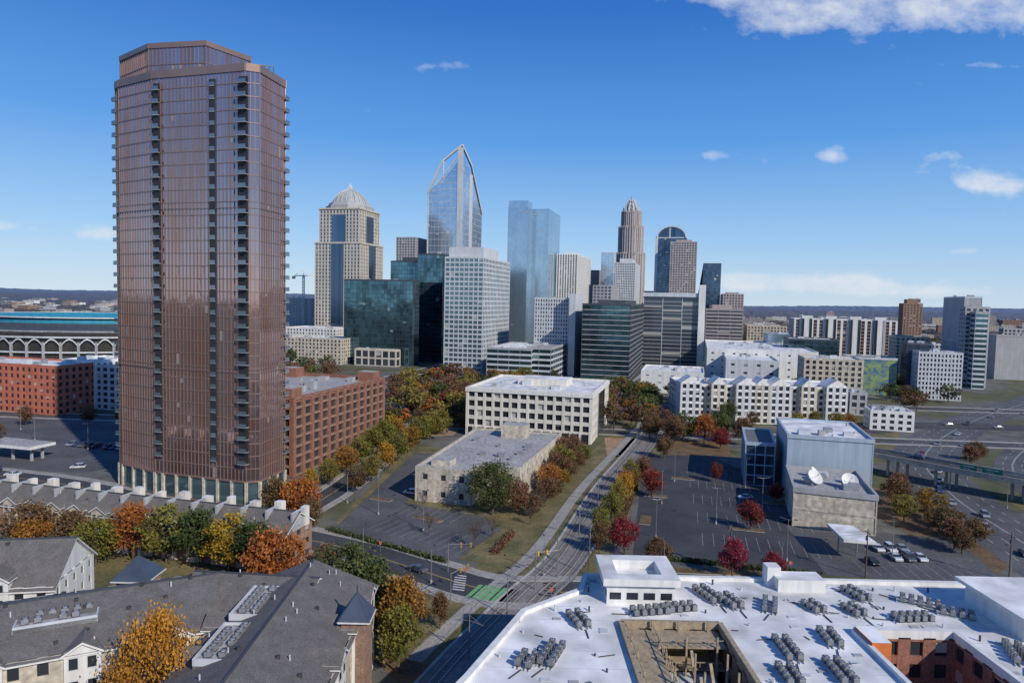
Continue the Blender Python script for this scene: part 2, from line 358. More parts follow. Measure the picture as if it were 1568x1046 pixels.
for i in range(seg):
    a=math.pi*i/seg; b=math.pi*(i+1)/seg
    def arc(t,y): 
        o=L/2-math.cos(t)*L/2*.96; h=158+math.sin(t)*17; return (p[0][0]+d[0]*o+Uv[0]*y,p[0][1]+d[1]*o+Uv[1]*y,h)
    mb.face([arc(a,0),arc(b,0),arc(b,L2),arc(a,L2)],lgrey if i in(0,1,10,11) else g_blue2)
    m=(p[0][0]+d[0]*L/2,p[0][1]+d[1]*L/2,158); mb.face([arc(a,0),m,arc(b,0)],g_navy); mb.beam(arc(a,-.5),arc(b,-.5),2,lgrey)
wb(mb,p[0],d,n,-1.5,2.5,0,160,1,lgrey)
mb.build('vaulted_roof_tower')
T('pink_granite_tower',238,278,284,1000,150,'brown',rm=roofg,depth=30,n=0,ph=4)
T('navy_glass_tower',281,289,316,1000,119,'navy','L')
T('pale_office_tower',222,245,250,900,72,'fine')
T('brown_banded_building',291,296,352,720,55,(12,.3,3.6,1.7,.4,pinkst,g_dark),'L',ph=5)
T('brown_banded_building',317,321,352,900,74,'brown','L',ph=3)
T('low_beige_building',355,360,420,800,36,'resib','L')
T('mirror_glass_office',385,392,425,620,34,'blue2','L')
mb,p=tower('x',424,432,588,700,47,(5.5,2.2,3.3,1.0,.7,whitec,g_dark,brick2),'L',rm=roofw,n=8)
L,d,n=edge(p[0],p[1])
for a in (.12,.36,.6,.84): wb(mb,p[0],d,n,L*a-5,L*a+5,0,51,2.2,whitec,inn=6); 
for a in (.08,.16,.32,.4,.56,.64,.8,.88): wb(mb,p[0],d,n,L*a-1.2,L*a+1.2,3,48,2.6,g_black)
mb.build('white_apartment_block')
T('brown_tower',590,597,626,850,66,'brickb','L',ph=6)
T('brown_tower',604,608,622,870,72,'brickb','L')
T('tan_mid_rise',578,588,640,600,35,'resib','L',n=4)
T('white_mid_rise',618,628,645,560,31,'resi','L',n=3)
T('grey_concrete_tower',658,690,716,545,70,(30,.3,30,.5,.2,lgrey,greyc),'L',rm=roofg)
T('grey_glass_tower',684,692,729,530,62,'grey','L')
T('green_glass_slab',700,708,727,520,58,'bands','L')
T('white_grey_apartment_block',610,625,692,455,31,'fine','L',rm=roofw,n=5)
T('white_grey_apartment_block',598,606,640,470,36,'navy','L',rm=roofw,n=3)
T('grey_warehouse',730,742,800,600,38,(30,.3,30,.5,.2,greyc,greyc),'L')
T('low_office',745,752,830,760,40,'grey','L')
mb,p=tower('x',508,520,592,475,25,(1.6,0,1.6,0,.2,lgrey,g_yg),'L',rm=roofd); mb.build('mural_parking_structure')
T('beige_low_rise',440,450,540,430,27,'resib','L',rm=roofw,n=6)
T('white_roof_warehouse',296,300,470,520,26,(8,6,5,4,.3,whitec,g_black),'L',rm=roofw,n=16)
T('white_roof_warehouse',320,330,410,470,22,(8,6,5,4,.3,lgrey,g_black),'L',rm=roofw,n=10)
T('white_roof_warehouse',200,296,300,450,14,(8,6,5,4,.3,whitec,g_black),rm=roofw,n=8,depth=45)
T('glass_front_office',416,424,500,560,33,'tealg','L',rm=roofw,n=4)
T('white_office_building',-38,30,60,500,24,'bands',rm=roofw,n=5)
T('glass_corner_office',24,60,83,500,25,'bands',rm=roofg,n=3)
T('beige_podium_building',-240,-178,-172,590,14,(7,1.2,7,1.5,.6,cream,g_dark),rm=roofw)
T('white_low_building',-350,-262,-235,600,22,'resib',rm=roofw,n=5)
T('white_low_building',-350,-270,-240,700,26,'resi',rm=roofw,n=5)
mb,p=tower('x',-66,124,148,286,20.7,'office',rm=roofw,n=5,pm=offw)
mb.prism([tuple(lerp2(p,a,b)) for a,b in((.3,.45),(.72,.45),(.72,.75),(.3,.75))],20.65,23.6,offw,roofw)
L,d,n=edge(p[0],p[1]); wb(mb,p[0],d,n,-.9,L+.9,19.6,21.4,1.1,whitec); wb(mb,p[0],d,n,0,L,0,4.0,.85,g_black)
for i in range(14): wb(mb,p[0],d,n,L*i/13-.5,L*i/13+.5,0,4.4,1.2,offw)
L,d,n=edge(p[1],p[2]); wb(mb,p[1],d,n,-.9,L+.9,19.6,21.38,1.08,whitec); wb(mb,p[1],d,n,L*.3,L*.7,0,19.5,.9,g_black)
mb.build('cream_office_building')
mb=MB(); gp=[(-116,235.5),(-72,224),(-54.5,288),(-98,300)]
for i in range(4): facade(mb,gp[i],gp[(i+1)%4],0,26,(5.4,1.7,3.4,.8,.8,brick,g_garage,brick2),i)
roof(mb,gp,25,roofg,1.4,brick); clutter(mb,gp,25,14,GA); 
for a,b in ((.9,.06),(.9,.94),(.1,.94)): mb.box(lerp2(gp,a,b),7,6,25,29,GA,brick,roofg)
mb.build('brick_parking_garage')
mb=MB(); bp=[(-27.5,200),(-11,195.7),(-9,203),(3,200),(19,254),(-13,262)]
for i in range(6): facade(mb,bp[i],bp[(i+1)%6],0,10,(5.5,4.1,4.9,3.3,.3,beige,g_black),i)
roof(mb,bp,9.8,roofg,.6,beige); mb.box((2,250),9,7,9.8,14.5,GA,beige,roofg); mb.box((-20,205),6,5,9.8,11.6,GA,beige,roofg)
for i in range(9): mb.box((U(-16,8),U(212,250)),U(1,2.5),U(1,2),9.78,10.9,GA,hvacm)
mb.build('beige_two_storey_building')
# ---------------------------------------------------------------- bronze glass tower
A=(-73,190.5);B=(-103.4,199.5);C=(-121.5,210.5);D=(-115,231);A2=(-71.2,192.2);E=(-68.6,205.5)
tw=[C,(-119.5,208.6),(-105,200),(-102.2,199.1),(-74.5,190.9),A2,E,(-71,210),D]; mb=MB(); H=121.5; nt_=len(tw)
st=(1.25,.15,3.55,.26,.2,bronze,g_tower,bronze)
for i in range(nt_): facade(mb,tw[i],tw[(i+1)%nt_],7,H,st,i)
for i in range(nt_): facade(mb,tw[i],tw[(i+1)%nt_],0,7,(5,.7,7,.7,.5,beige,g_green,bronze),i)
roof(mb,tw,H,roofd,1.6,bronze)
cr=[(-124.5,218.5),(-109.5,207),(-91,203.5),(-83,216),(-114,232)]
for i in range(5): facade(mb,cr[i],cr[(i+1)%5],H,132.8,(1.25,.15,5.6,.26,.22,bronze,g_tower),i)
roof(mb,cr,132.4,roofd,1,bronze)
nf=31; h=(H-9)/32
for z in (38,84): 
    for i in range(nt_-1):
        L,d,n=edge(tw[i],tw[i+1]); wb(mb,tw[i],d,n,-.2,L+.2,z-.12,z+.12,.3,bronze)
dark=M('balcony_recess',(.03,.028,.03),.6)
slabm=M('balcony_slab',(.24,.245,.26),.7)
B=(-103.6,199.5); L1,d1,n1=edge(C,B); L2,d2,n2=edge(B,A); L3,d3,n3=edge(A2,E)
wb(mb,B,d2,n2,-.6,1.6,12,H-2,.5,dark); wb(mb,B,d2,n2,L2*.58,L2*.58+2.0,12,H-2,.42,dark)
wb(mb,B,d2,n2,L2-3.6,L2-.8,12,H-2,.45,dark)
for f in range(nf):
    z=12+f*h
    for (p,d,n,a0,a1,dp) in ((B,d2,n2,-.6,1.6,1.1),(B,d2,n2,L2*.58+.1,L2*.58+1.9,.6),(B,d2,n2,L2-3.6,L2-.6,1.5),(A2,d3,n3,L3-1.0,L3+1.5,.8),(C,d1,n1,-1.8,.6,.5)):
        wb(mb,p,d,n,a0,a1,z,z+.25,dp,slabm)
        wb(mb,p,d,n,a0+.05,a1-.05,z+.25,z+1.2,dp-.05,g_rail,inn=-(dp-.12))
mb.box((-76,202),8,4,H,H+3,GA,steel); 
for i in range(8): mb.beam((-79+i*1.2,199.5+i*.3,H+1),(-79+i*1.2,199.5+i*.3,H+4.5),.2,steel)
mb.beam((-79,199.5,H+4.4),(-70.6,201.6,H+4.4),.25,steel)
mb.build('bronze_glass_residential_tower')
# ---------------------------------------------------------------- gabled buildings
def wing(mb,p0,p1,w,eave,ridge,wall,st,rm,dorm=0,dm=None,dw=4.5,sides=(1,1),dh=None,vents=0):
    L=math.dist(p0,p1); d=((p1[0]-p0[0])/L,(p1[1]-p0[1])/L); n=(d[1],-d[0])
    q=lambda a,o,z=None:(p0[0]+d[0]*a+n[0]*o,p0[1]+d[1]*a+n[1]*o)+(() if z is None else (z,))
    P=[q(0,w/2),q(L,w/2),q(L,-w/2),q(0,-w/2)]
    for i in range(4): facade(mb,P[i],P[(i+1)%4],0,eave,st,i)
    ov=.7; k=(ridge-eave)/(w/2); ze=eave-ov*k
    for sgn in (1,-1):
        a=[q(-ov,sgn*(w/2+ov),ze),q(L+ov,sgn*(w/2+ov),ze),q(L+ov,0,ridge),q(-ov,0,ridge)]
        mb.face(a if sgn>0 else a[::-1],rm)
        b=[(x,y,z-.25) for x,y,z in a]; mb.face(b,whitec)
        mb.face([a[0],a[1],b[1],b[0]],whitec); mb.face([a[1],a[2],b[2],b[1]],whitec); mb.face([a[0],a[3],b[3],b[0]],whitec)
    mb.beam(q(-ov,0,ridge+.02),q(L+ov,0,ridge+.02),.28,dkgrey)
    for i in range(vents):
        a=U(1,L-1); o=U(-.9,.9)*w/2; z=ridge-abs(o)*k; x,y=q(a,o)
        if R()<.6: mb.box((x,y),.5,.5,z-.2,z+.35,R(),hvacd)
        else: mb.cyl((x,y,z-.2),(x,y,z+.7),.1,.1,lgrey,6)
    for x in (0.01,L-.01): mb.face([q(x,w/2,eave),q(x,-w/2,eave),q(x,0,ridge-.1)],wall)
    for i in range(dorm):
        a=L*(i+.5)/dorm
        for sgn,on in zip((1,-1),sides):
            if not on: continue
            hw=dw/2; o=sgn*(w/2+.6); hz=(dh or eave+1.6); pk=hz+hw*.55; back=sgn*(w/2)*(1-(pk-eave)/(ridge-eave)) if pk<ridge else 0
            f=[q(a-hw,o,.1),q(a+hw,o,.1),q(a+hw,o,hz),q(a,o,pk),q(a-hw,o,hz)]
            mb.face(f if sgn>0 else f[::-1],dm)
            for s2 in (-1,1):
                g=[q(a+s2*hw,o,.1),q(a+s2*hw,sgn*w/4,.1),q(a+s2*hw,sgn*w/4,hz),q(a+s2*hw,o,hz)]; mb.face(g,dm)
                e=[q(a+s2*(hw+.4),o+sgn*.4,hz-.28),q(a,o+sgn*.4,pk+.1),q(a,back*.6,pk+.1),q(a+s2*(hw+.4),back*.6,hz-.28)]
                mb.face(e,rm); mb.face([(x,y,z-.2) for x,y,z in e],whitec); mb.face([e[0],e[1],(e[1][0],e[1][1],e[1][2]-.3),(e[0][0],e[0][1],e[0][2]-.3)],whitec)
            z=hz-2.4
            while z>1:
                for cx in (-.25,.25):
                    cxa=a+cx*dw; oo=o+sgn*.03
                    g=[q(cxa-.5,oo,z),q(cxa+.5,oo,z),q(cxa+.5,oo,z+1.5),q(cxa-.5,oo,z+1.5)]; mb.face(g if sgn>0 else g[::-1],g_black,[(0,0),(1,0),(1,1),(0,1)])
                    g=[q(cxa-.62,oo-sgn*.015,z-.12),q(cxa+.62,oo-sgn*.015,z-.12),q(cxa+.62,oo-sgn*.015,z+1.62),q(cxa-.62,oo-sgn*.015,z+1.62)]; mb.face(g if sgn>0 else g[::-1],lgrey)
                z-=3.1
    return q,L
rs=(3.2,1.9,3.1,1.5,.2,brick2,g_black); rw=(3.2,1.9,3.1,1.5,.2,whitec,g_black); rb=(3.2,1.9,3.1,1.5,.2,beige,g_black)
mb=MB(); q,L=wing(mb,(-140,172),(-47,150),11,8.5,11.8,brick2,rs,shingle,15,beige,3.8,(1,1),9.3,30)
for i in range(16):
    a=L*i/15
    mb.box(q(a,-.6),.45,6.5,8,12.2,math.atan2(-22,93),greyc,lgrey)
    mb.box(q(a,-3.0),1.9 if i%3 else 1.2,1.7,8,12.3 if i%2 else 12.8,GA,offw,roofw)
for i in range(15):
    a=L*(i+.5)/15
    for z in (1.2,):
        mb.face([q(a-1.2,6.17,z),q(a+1.2,6.17,z),q(a+1.2,6.17,z+3),q(a-1.2,6.17,z+3)],whitec)
        mb.face([q(a-.9,6.2,z+.1),q(a+.9,6.2,z+.1),q(a+.9,6.2,z+2.7),q(a-.9,6.2,z+2.7)],g_black,[(0,0),(1,0),(1,1),(0,1)])
mb.build('brick_townhouse_row')
mb=MB(); wing(mb,(-128,108),(-76,117),15,11.5,17,whitec,rw,shingle,3,whitec,5,(1,1),None,12); mb.build('white_gabled_house')
mb=MB()
wing(mb,(-94,80),(-46,104),21,12.8,16.4,whitec,rb,shingle,5,whitec,4.2,(1,0),13.0,44)
wing(mb,(-49,106),(-30,104.5),15,12.6,16.0,whitec,rb,shingle,0,whitec,4.2,(0,0),13.0,12)
wing(mb,(-32,110),(-31.5,62),20,12.6,16.5,whitec,rb,shingle,5,whitec,4.2,(1,1),13.2,44)
wing(mb,(-96,62),(-66,76),16,11.5,14.8,whitec,rw,shingle,3,whitec,4.5,(1,1),12.2,14)
for (x,y,s,ez) in ((-21.4,95.5,3.6,14.4),(-64,116,5,11.0)):
    mb.box((x,y),s,s,0,ez,-.05,brick2)
    b=[Vector((x+dx*s*.62,y+dy*s*.62,ez)) for dx,dy in((-1,-1),(1,-1),(1,1),(-1,1))]; t=Vector((x,y,ez+3.4))
    for i in range(4): mb.face([b[i],b[(i+1)%4],t],slate); mb.beam(b[i],t,.14,slate); mb.beam(b[i]-Vector((0,0,.1)),b[(i+1)%4]-Vector((0,0,.1)),.2,whitec)
    mb.box((x,y),.2,.2,ez+3.2,ez+4.4,0,slate)
for (x,y,a) in ((-62,92,.463),(-36,86,-1.56),(-36.5,98,-1.56),(-77,85,.463)):
    ca,sa=math.cos(a),math.sin(a); mb.box((x,y),9.6,4.8,13,15.0,a,shingle,roofg)
    for o in(-2.3,2.3): mb.box((x-o*sa,y+o*ca),9.7,.2,14.4,15.35,a,lgrey)
    for o in(-4.75,4.75): mb.box((x+o*ca,y+o*sa),.2,4.5,14.4,15.3,a,lgrey)
    for i in range(6):
        for j in (-.9,.9):
            if R()<.12: continue
            cx=x+(i-2.5)*1.45*ca-j*sa; cy=y+(i-2.5)*1.45*sa+j*ca; mb.box((cx,cy),.85,.85,15.0,15.8,a,hvacm,hvacd); mb.box((cx,cy),.9,.9,15.05,15.15,a,hvacd); mb.cyl((cx,cy,15.8),(cx,cy,15.86),.33,.3,hvacm,10)
mb.build('grey_roofed_apartment_building')
mb=MB(); ga=[(87,350),(170,346),(172,376),(89,380)]
sg=(3.3,1.7,3.2,1.2,.35,beige,g_black,whitec)
for i in range(4): facade(mb,ga[i],ga[(i+1)%4],0,18.5,sg,i)
roof(mb,ga,18.5,roofw,.8,whitec); clutter(mb,ga,18.5,12,0)
L,d,n=edge(ga[0],ga[1])
for k,a in enumerate((5,19,33,41,50,64,78)):
    w=3.4 if k%2 else 5; 
    q=[(ga[0][0]+d[0]*(a+s)+n[0]*o,ga[0][1]+d[1]*(a+s)+n[1]*o) for s,o in((-w,3.5),(w,3.5),(w,-8),(-w,-8))]
    for i in range(4): facade(mb,q[i],q[(i+1)%4],0,20,(3.1,1.5,3.2,1.2,.3,cream if k%2 else lgrey,g_black,whitec),i)
    pk=[(q[0][0]+q[1][0])/2,(q[0][1]+q[1][1])/2]; pb=[(q[2][0]+q[3][0])/2,(q[2][1]+q[3][1])/2]
    F=lambda p,z:(p[0],p[1],z)
    mb.face([F(q[0],20),F(q[1],20),F(pk,23.4)],whitec); mb.face([F(q[2],20),F(q[3],20),F(pb,23.4)],whitec)
    mb.face([F(q[1],20),F(q[2],20),F(pb,23.4),F(pk,23.4)],roofw); mb.face([F(q[3],20),F(q[0],20),F(pk,23.4),F(pb,23.4)],roofw)
mb.build('gabled_apartment_building')
# ---------------------------------------------------------------- right-hand studio building
mb=MB()
s1=[(78,184),(97,177),(105,204),(86,209)]
for i in range(4): facade(mb,s1[i],s1[(i+1)%4],0,10,(30,.4,5,.5,.15,beige,beige),i)
roof(mb,s1,10,roofg,.9,greyc); clutter(mb,s1,10,7,GA)
s2=[(88,214),(112,208),(121,240),(97,246)]
for i in range(4): facade(mb,s2[i],s2[(i+1)%4],0,19,(30,.4,30,.5,.1,bluep,bluep),i)
roof(mb,s2,19,roofw,.7,bluep); clutter(mb,s2,19,4,GA)
s3=[(79,226),(88,224),(96,250),(87,253)]
for i in range(4): facade(mb,s3[i],s3[(i+1)%4],0,14,(3,.3,4,.4,.2,bluep,g_navy),i)
roof(mb,s3,14,roofd,.6,bluep)
mb.box((88,176.5),10,.4,4,5,GA,beige)
mb.build('broadcast_studio_building')
def dish():
    mb=MB(); n=20
    prev=None
    for k in range(6):
        r=.45*k; z=.09*r*r*1.6; ring=[(r*math.cos(t),r*math.sin(t)*1,z) for t in [2*math.pi*i/n for i in range(n)]]
        if prev: 
            for i in range(n): mb.face([prev[i],prev[(i+1)%n],ring[(i+1)%n],ring[i]],whitec)
        prev=ring
    mb.cyl((0,0,-.1),(0,0,2.0),.06,.05,polem); mb.cyl((0,0,1.9),(0,0,2.2),.16,.16,hvacm)
    Rm=Matrix.Rotation(math.radians(48),4,'X'); mb.v=[tuple(Rm@Vector(v)+Vector((0,0,1.9))) for v in mb.v]
    mb.cyl((0,0,0),(0,.3,1.8),.22,.14,polem); return mb.mesh('dish')
dm=dish()
put('satellite_dish',dm,86,190,10,.4); put('satellite_dish',dm,94.5,187,10,-.1); put('satellite_dish',dm,90,199,10,.9,.7)
mb=MB()
for x,y in((80.5,163),(84.5,162)): mb.cyl((x,y,0),(x,y,5),.18,.18,polem)
mb.prism([(79,157.5),(86,156),(86.5,168),(80.5,169.5)],5,5.6,whitec,roofw); mb.build('entrance_canopy')
T('low_retail_building',546,556,622,335,9,'resi','L',rm=roofw,n=14)
T('low_retail_building',516,523,548,380,12,'grey','L',rm=roofw,n=5)
# ---------------------------------------------------------------- left side
T('terracotta_apartment_building',-900,-700,-684,325,23,'red',rm=roofw,n=6,depth=26)
T('white_apartment_building',-690,-640,-615,345,24,'resi',rm=roofw,n=4,depth=26)
T('white_apartment_building',-640,-598,-580,342,22,(4,1.6,3.2,1.2,.3,lgrey,g_dark),rm=roofw,n=3,depth=26)
mb=MB(); mb.prism([(-188,239),(-166,233.5),(-163.5,243),(-186,249)],4.6,5.6,whitec,roofg)
for x,y in((-184,241),(-176,239),(-168,237),(-167,241)): mb.box((x,y),.7,.7,0,4.7,GA,greyc)
mb.build('petrol_station_canopy')
mb=MB()
cx,cy=-400,660
def ring(r,z,a): return (cx+r*math.cos(a)*1.2,cy+r*math.sin(a),z)
na=56
for i in range(na):
    a=2*math.pi*i/na;b=2*math.pi*(i+1)/na
    mb.face([ring(97,0,a),ring(97,0,b),ring(97,26,b),ring(97,26,a)],g_garage)
    mb.beam(ring(99,0,a),ring(99,17,a),1.6,greyc)
    for k in range(6):
        t0=k/6;t1=(k+1)/6; f=lambda t:13+6*math.sin(math.pi*t)
        mb.face([ring(99.5,f(t0),a+(b-a)*t0),ring(99.5,f(t1),a+(b-a)*t1),ring(99.5,f(t1)+1.3,a+(b-a)*t1),ring(99.5,f(t0)+1.3,a+(b-a)*t0)],lgrey)
    for r,z in ((99.5,8),(99.5,20.5),(97,25)): mb.face([ring(r,z,a),ring(r,z,b),ring(r,z+1.3,b),ring(r,z+1.3,a)],lgrey)
    mb.face([ring(97,26,a),ring(97,26,b),ring(84,32,b),ring(84,32,a)],dkgrey)
    mb.face([ring(84,32,a),ring(84,32,b),ring(84,35,b),ring(84,35,a)],teal)
    mb.face([ring(86,37,a),ring(86,37,b),ring(50,25,b),ring(50,25,a)],teal)
    mb.face([ring(86.2,36.4,a),ring(86.2,36.4,b),ring(86.2,37.5,b),ring(86.2,37.5,a)],lgrey)
mb.build('football_stadium')
# ---------------------------------------------------------------- foreground white-roofed apartment building
mb=MB(); Z=18
rp=[[(-14,52),(15,52),(15,87),(1.4,87),(-4.2,73)],[(1.4,87),(15,87),(15,102),(12,102),(10.8,96.7),(2.4,89.5)],[(15,87),(28,87),(28,102),(15,102)],[(28,52),(45,52),(45,102),(28,102)],[(45,86),(58,86),(58,102),(45,102)],[(58,52),(82,52),(82,93),(70,102),(58,102)]]
for r_ in rp: mb.face([(*p,Z) for p in r_],roofw)
for y in range(56,102,4):
    for x0,x1 in ((-3,15),(15,28),(28,45),(45,58),(58,80)):
        if (x0 in(15,45) and y<88): continue
        xa=max(x0,(y-89)*.6+5) if y<97 else max(x0,13); 
        if xa<x1: mb.face([(xa,y-.05,Z+.006),(x1,y-.05,Z+.006),(x1,y+.05,Z+.006),(xa,y+.05,Z+.006)],seam)
per=[(-14,52),(-4.2,73),(1.4,87),(2.4,89.5),(10.8,96.7),(12,102),(70,102),(82,93),(82,52)]
per2=per[::-1]
fs=(4,2,3.2,1.3,.3,brick,g_black,brick)
for i in range(len(per2)-1):
    facade(mb,per2[i],per2[i+1],0,Z-.3,fs,i); L,d,n=edge(per2[i],per2[i+1]); wb(mb,per2[i],d,n,-.2+.005*i,L+.2-.004*i,Z-.6,Z+.55+.015*(i%2),.4+.004*i,whitec,inn=.35)
for cs,mt in (([(15,52),(15,87),(28,87),(28,52)],brick2),([(45,52),(45,86),(58,86),(58,52)],brick)):
    for i in range(3):
        facade(mb,cs[i],cs[i+1],0,Z-.3,(3.4,1.6,3.2,1.1,.3,mt,g_black,mt),i); L,d,n=edge(cs[i],cs[i+1]); wb(mb,cs[i],d,n,.05,L-.05,Z-.5,Z+.6+.02*i,.3,whitec if mt==brick else wood,inn=.3)
def tray(x0,x1,y0,y1,h):
    mb.prism([(x0,y0),(x1,y0),(x1,y1),(x0,y1)],Z-.02,Z+h-1.3,whitec,roofw)
    o=[(x0-.6,y0-.6),(x1+.6,y0-.6),(x1+.6,y1+.6),(x0-.6,y1+.6)]; i_=[(x0+1.6,y0+1.4),(x1-1.6,y0+1.4),(x1-1.6,y1-1.4),(x0+1.6,y1-1.4)]
    for k in range(4):
        j=(k+1)%4
        mb.face([(*o[k],Z+h),(*o[j],Z+h),(*i_[j],Z+h),(*i_[k],Z+h)],roofw)
        mb.face([(*o[k],Z+h-1),(*o[j],Z+h-1),(*o[j],Z+h),(*o[k],Z+h)],whitec)
        mb.face([(*i_[k],Z+h-1.28),(*i_[j],Z+h-1.28),(*i_[j],Z+h),(*i_[k],Z+h)],whitec)
        mb.face([(*o[k],Z+h-1),(*o[j],Z+h-1),(*[(x0,y0),(x1,y0),(x1,y1),(x0,y1)][j],Z+h-1),(*[(x0,y0),(x1,y0),(x1,y1),(x0,y1)][k],Z+h-1)],whitec)
    for i in range(4):
        a=x0+(x1-x0)*(i+.5)/4; mb.face([(a-.8,y0-.02,Z+.7),(a+.8,y0-.02,Z+.7),(a+.8,y0-.02,Z+1.7),(a-.8,y0-.02,Z+1.7)],g_black)
        b=y0+(y1-y0)*(i+.5)/4; mb.face([(x0-.02,b+.8,Z+.7),(x0-.02,b-.8,Z+.7),(x0-.02,b-.8,Z+1.7),(x0-.02,b+.8,Z+1.7)],g_black)
tray(14,23.5,93,101,3.8)
mb.prism([(66,84.5),(79,84.5),(79,96),(66,96)],Z-.02,Z+3,whitec,roofw); mb.prism([(65,83.5),(80,83.5),(80,97),(65,97)],Z+3.0,Z+3.5,whitec,roofw)
mb.box((43.5,100),7,3.4,Z-.02,Z+1.8,0,whitec,roofw); mb.box((40,101),2,2,Z-.02,Z+3,0,whitec)
mb.box((46.3,83.8),2.4,4.4,Z-5,Z+1.0,0,orange,roofw)
for i in range(170):
    x,y=U(-8,80),U(70,101)
    if (13<x<29 and (y<88 or y>92)) or (44<x<59 and y<87) or x<(y-89)*.6+5 or x>64: continue
    if R()<.65: mb.box((x,y),1.1,.7,Z+.012,Z+.09,0,greyc if R()<.5 else lgrey)
    else: mb.cyl((x,y,Z),(x,y,Z+U(.3,.8)),.13,.13,random.choice((lgrey,hvacd)),6)
for i in range(40):
    x=U(0,64); y=U(74,100)
    if (12<x<30) or (42<x<60 and y<88) or x<(y-89)*.6+7: continue
    mb.beam((x,y,Z+.1),(x+U(-2.5,2.5),y+U(-1,1),Z+.1),.09,hvacd)
mb.build('white_roofed_apartment_building')
def hvac(nx):
    mb=MB()
    for i in range(nx):
        for j in (0,1):
            x=(i-(nx-1)/2)*1.1; y=j*1.3-.65
            mb.box((x,y),.66,.66,.25,.95,0,hvacm,hvacd); mb.box((x,y),.7,.7,.2,.3,0,hvacd); mb.box((x,y),.7,.7,.9,.98,0,hvacm,hvacd)
            mb.cyl((x,y,.98),(x,y,1.03),.27,.25,hvacm,12); mb.cyl((x,y,1.03),(x,y,1.05),.1,.09,hvacd,8)
            for k in range(4):
                z=.36+k*.14; mb.box((x,y),.68,.68,z,z+.035,0,hvacd)
    for y in (-.9,-.4,.4,.9): mb.beam((-nx*.6,y,.12),(nx*.6,y,.12),.12,lgrey)
    mb.beam((-nx*.6,0,.1),(-nx*.6-2.2,.6,.1),.1,hvacd)
    return mb.mesh('hvac')
hm=[hvac(3),hvac(4),hvac(5)]
for x,y,r_,k in ((9.5,87.5,1.9,1),(5.5,78.5,1.2,2),(2.5,77,1.2,0),(19.5,90.3,.2,2),(24,91.5,.2,1),(29,96,1.9,2),(31.5,94,1.9,1),(36.8,93,1.2,1),(42.8,92.7,1.9,0),(51,97.4,1.9,1),(59,95,-.5,2),(62,91.5,-.5,1),(34.4,81,1.57,2),(32.3,75,1.57,1),(38.5,76,1.57,2),(62.5,81,1.2,2),(64.5,77,1.2,2),(8,70,.5,1),(41,84,1.5,1),(55,90,.1,2),(48,92,1.9,0)):
    put('rooftop_hvac_unit',hm[k],x,y,Z,r_)
mb=MB()
for x in (15.6,19,22.4,26.2):
    for y in (70,74,78,82,86.2): mb.beam((x,y,0),(x,y,Z+1.0),.22,wood)
for z in (5,8.2,11.4,14.6,17.4):
    mb.prism([(15.4,69.5),(19,69.5),(19,86.6),(15.4,86.6)],z,z+.2,wood); mb.prism([(19,82.2),(27.4,82.2),(27.4,86.55),(19,86.55)],z+.01,z+.22,wood)
    for x in (15.6,19): mb.beam((x,70,z+1.1),(x,86,z+1.1),.1,wood)
    mb.beam((19,82.2,z+1.1),(27,82.2,z+1.1),.1,wood)
    for k in range(9): mb.beam((19.2,70+k*1.5,z),(19.2,71.5+k*1.5,z+1.6),.08,wood)
    for k in range(8): mb.beam((19.2+k,82.2,z),(19.2+k,82.2,z+1.1),.08,wood)
for x,y in ((22.5,72),(24.5,75),(23,78)):
    mb.beam((x,y-4,8),(x,y+4,17.3),.35,wood)
mb.prism([(19.4,86.56),(26,86.56),(26,86.8),(19.4,86.8)],6,17,yel); mb.prism([(20.5,80),(26,80),(26,83),(20.5,83)],9,14,lgrey)
mb.prism([(16,66),(27,66),(27,68),(16,68)],3,15,wood); mb.build('timber_scaffold')
# ---------------------------------------------------------------- ground, roads
def sheet(name,pts,z,m):
    mb=MB(); mb.face([(*p,z) for p in pts],m); return mb.build(name,origin=(0,0,0))
gm,nt,bs=newmat('ground'); N=nt.nodes; Lk=nt.links
ge=N.new('ShaderNodeNewGeometry')
def noi(sc,de=6):
    t=N.new('ShaderNodeTexNoise'); t.inputs['Scale'].default_value=sc; t.inputs['Detail'].default_value=de; Lk.new(ge.outputs['Position'],t.inputs['Vector']); return t
n1_=noi(.02); n2_=noi(.15,8)
m1=N.new('ShaderNodeMixRGB'); m1.inputs[1].default_value=(.12,.115,.105,1); m1.inputs[2].default_value=(.09,.09,.036,1)
r1=N.new('ShaderNodeMapRange'); r1.inputs[1].default_value=.45; r1.inputs[2].default_value=.55; Lk.new(n1_.outputs['Fac'],r1.inputs[0]); Lk.new(r1.outputs[0],m1.inputs[0])
m3=N.new('ShaderNodeMixRGB'); m3.blend_type='MULTIPLY'; m3.inputs[0].default_value=.8; Lk.new(m1.outputs[0],m3.inputs[1])
r3=N.new('ShaderNodeMapRange'); r3.inputs[1].default_value=.3; r3.inputs[2].default_value=.7; r3.inputs[3].default_value=.6; r3.inputs[4].default_value=1.5; Lk.new(n2_.outputs['Fac'],r3.inputs[0]); Lk.new(r3.outputs[0],m3.inputs[2])
Lk.new(m3.outputs[0],bs.inputs['Base Color']); bs.inputs['Roughness'].default_value=.95
sheet('ground',[(-15000,-3000),(15000,-3000),(15000,15000),(-15000,15000)],0,gm)
def offs(pts,o):
    out=[]
    for i,p in enumerate(pts):
        a=Vector(pts[max(0,i-1)]);b=Vector(pts[min(len(pts)-1,i+1)]); d=(b-a).normalized(); out.append((p[0]+d.y*o,p[1]-d.x*o))
    return out
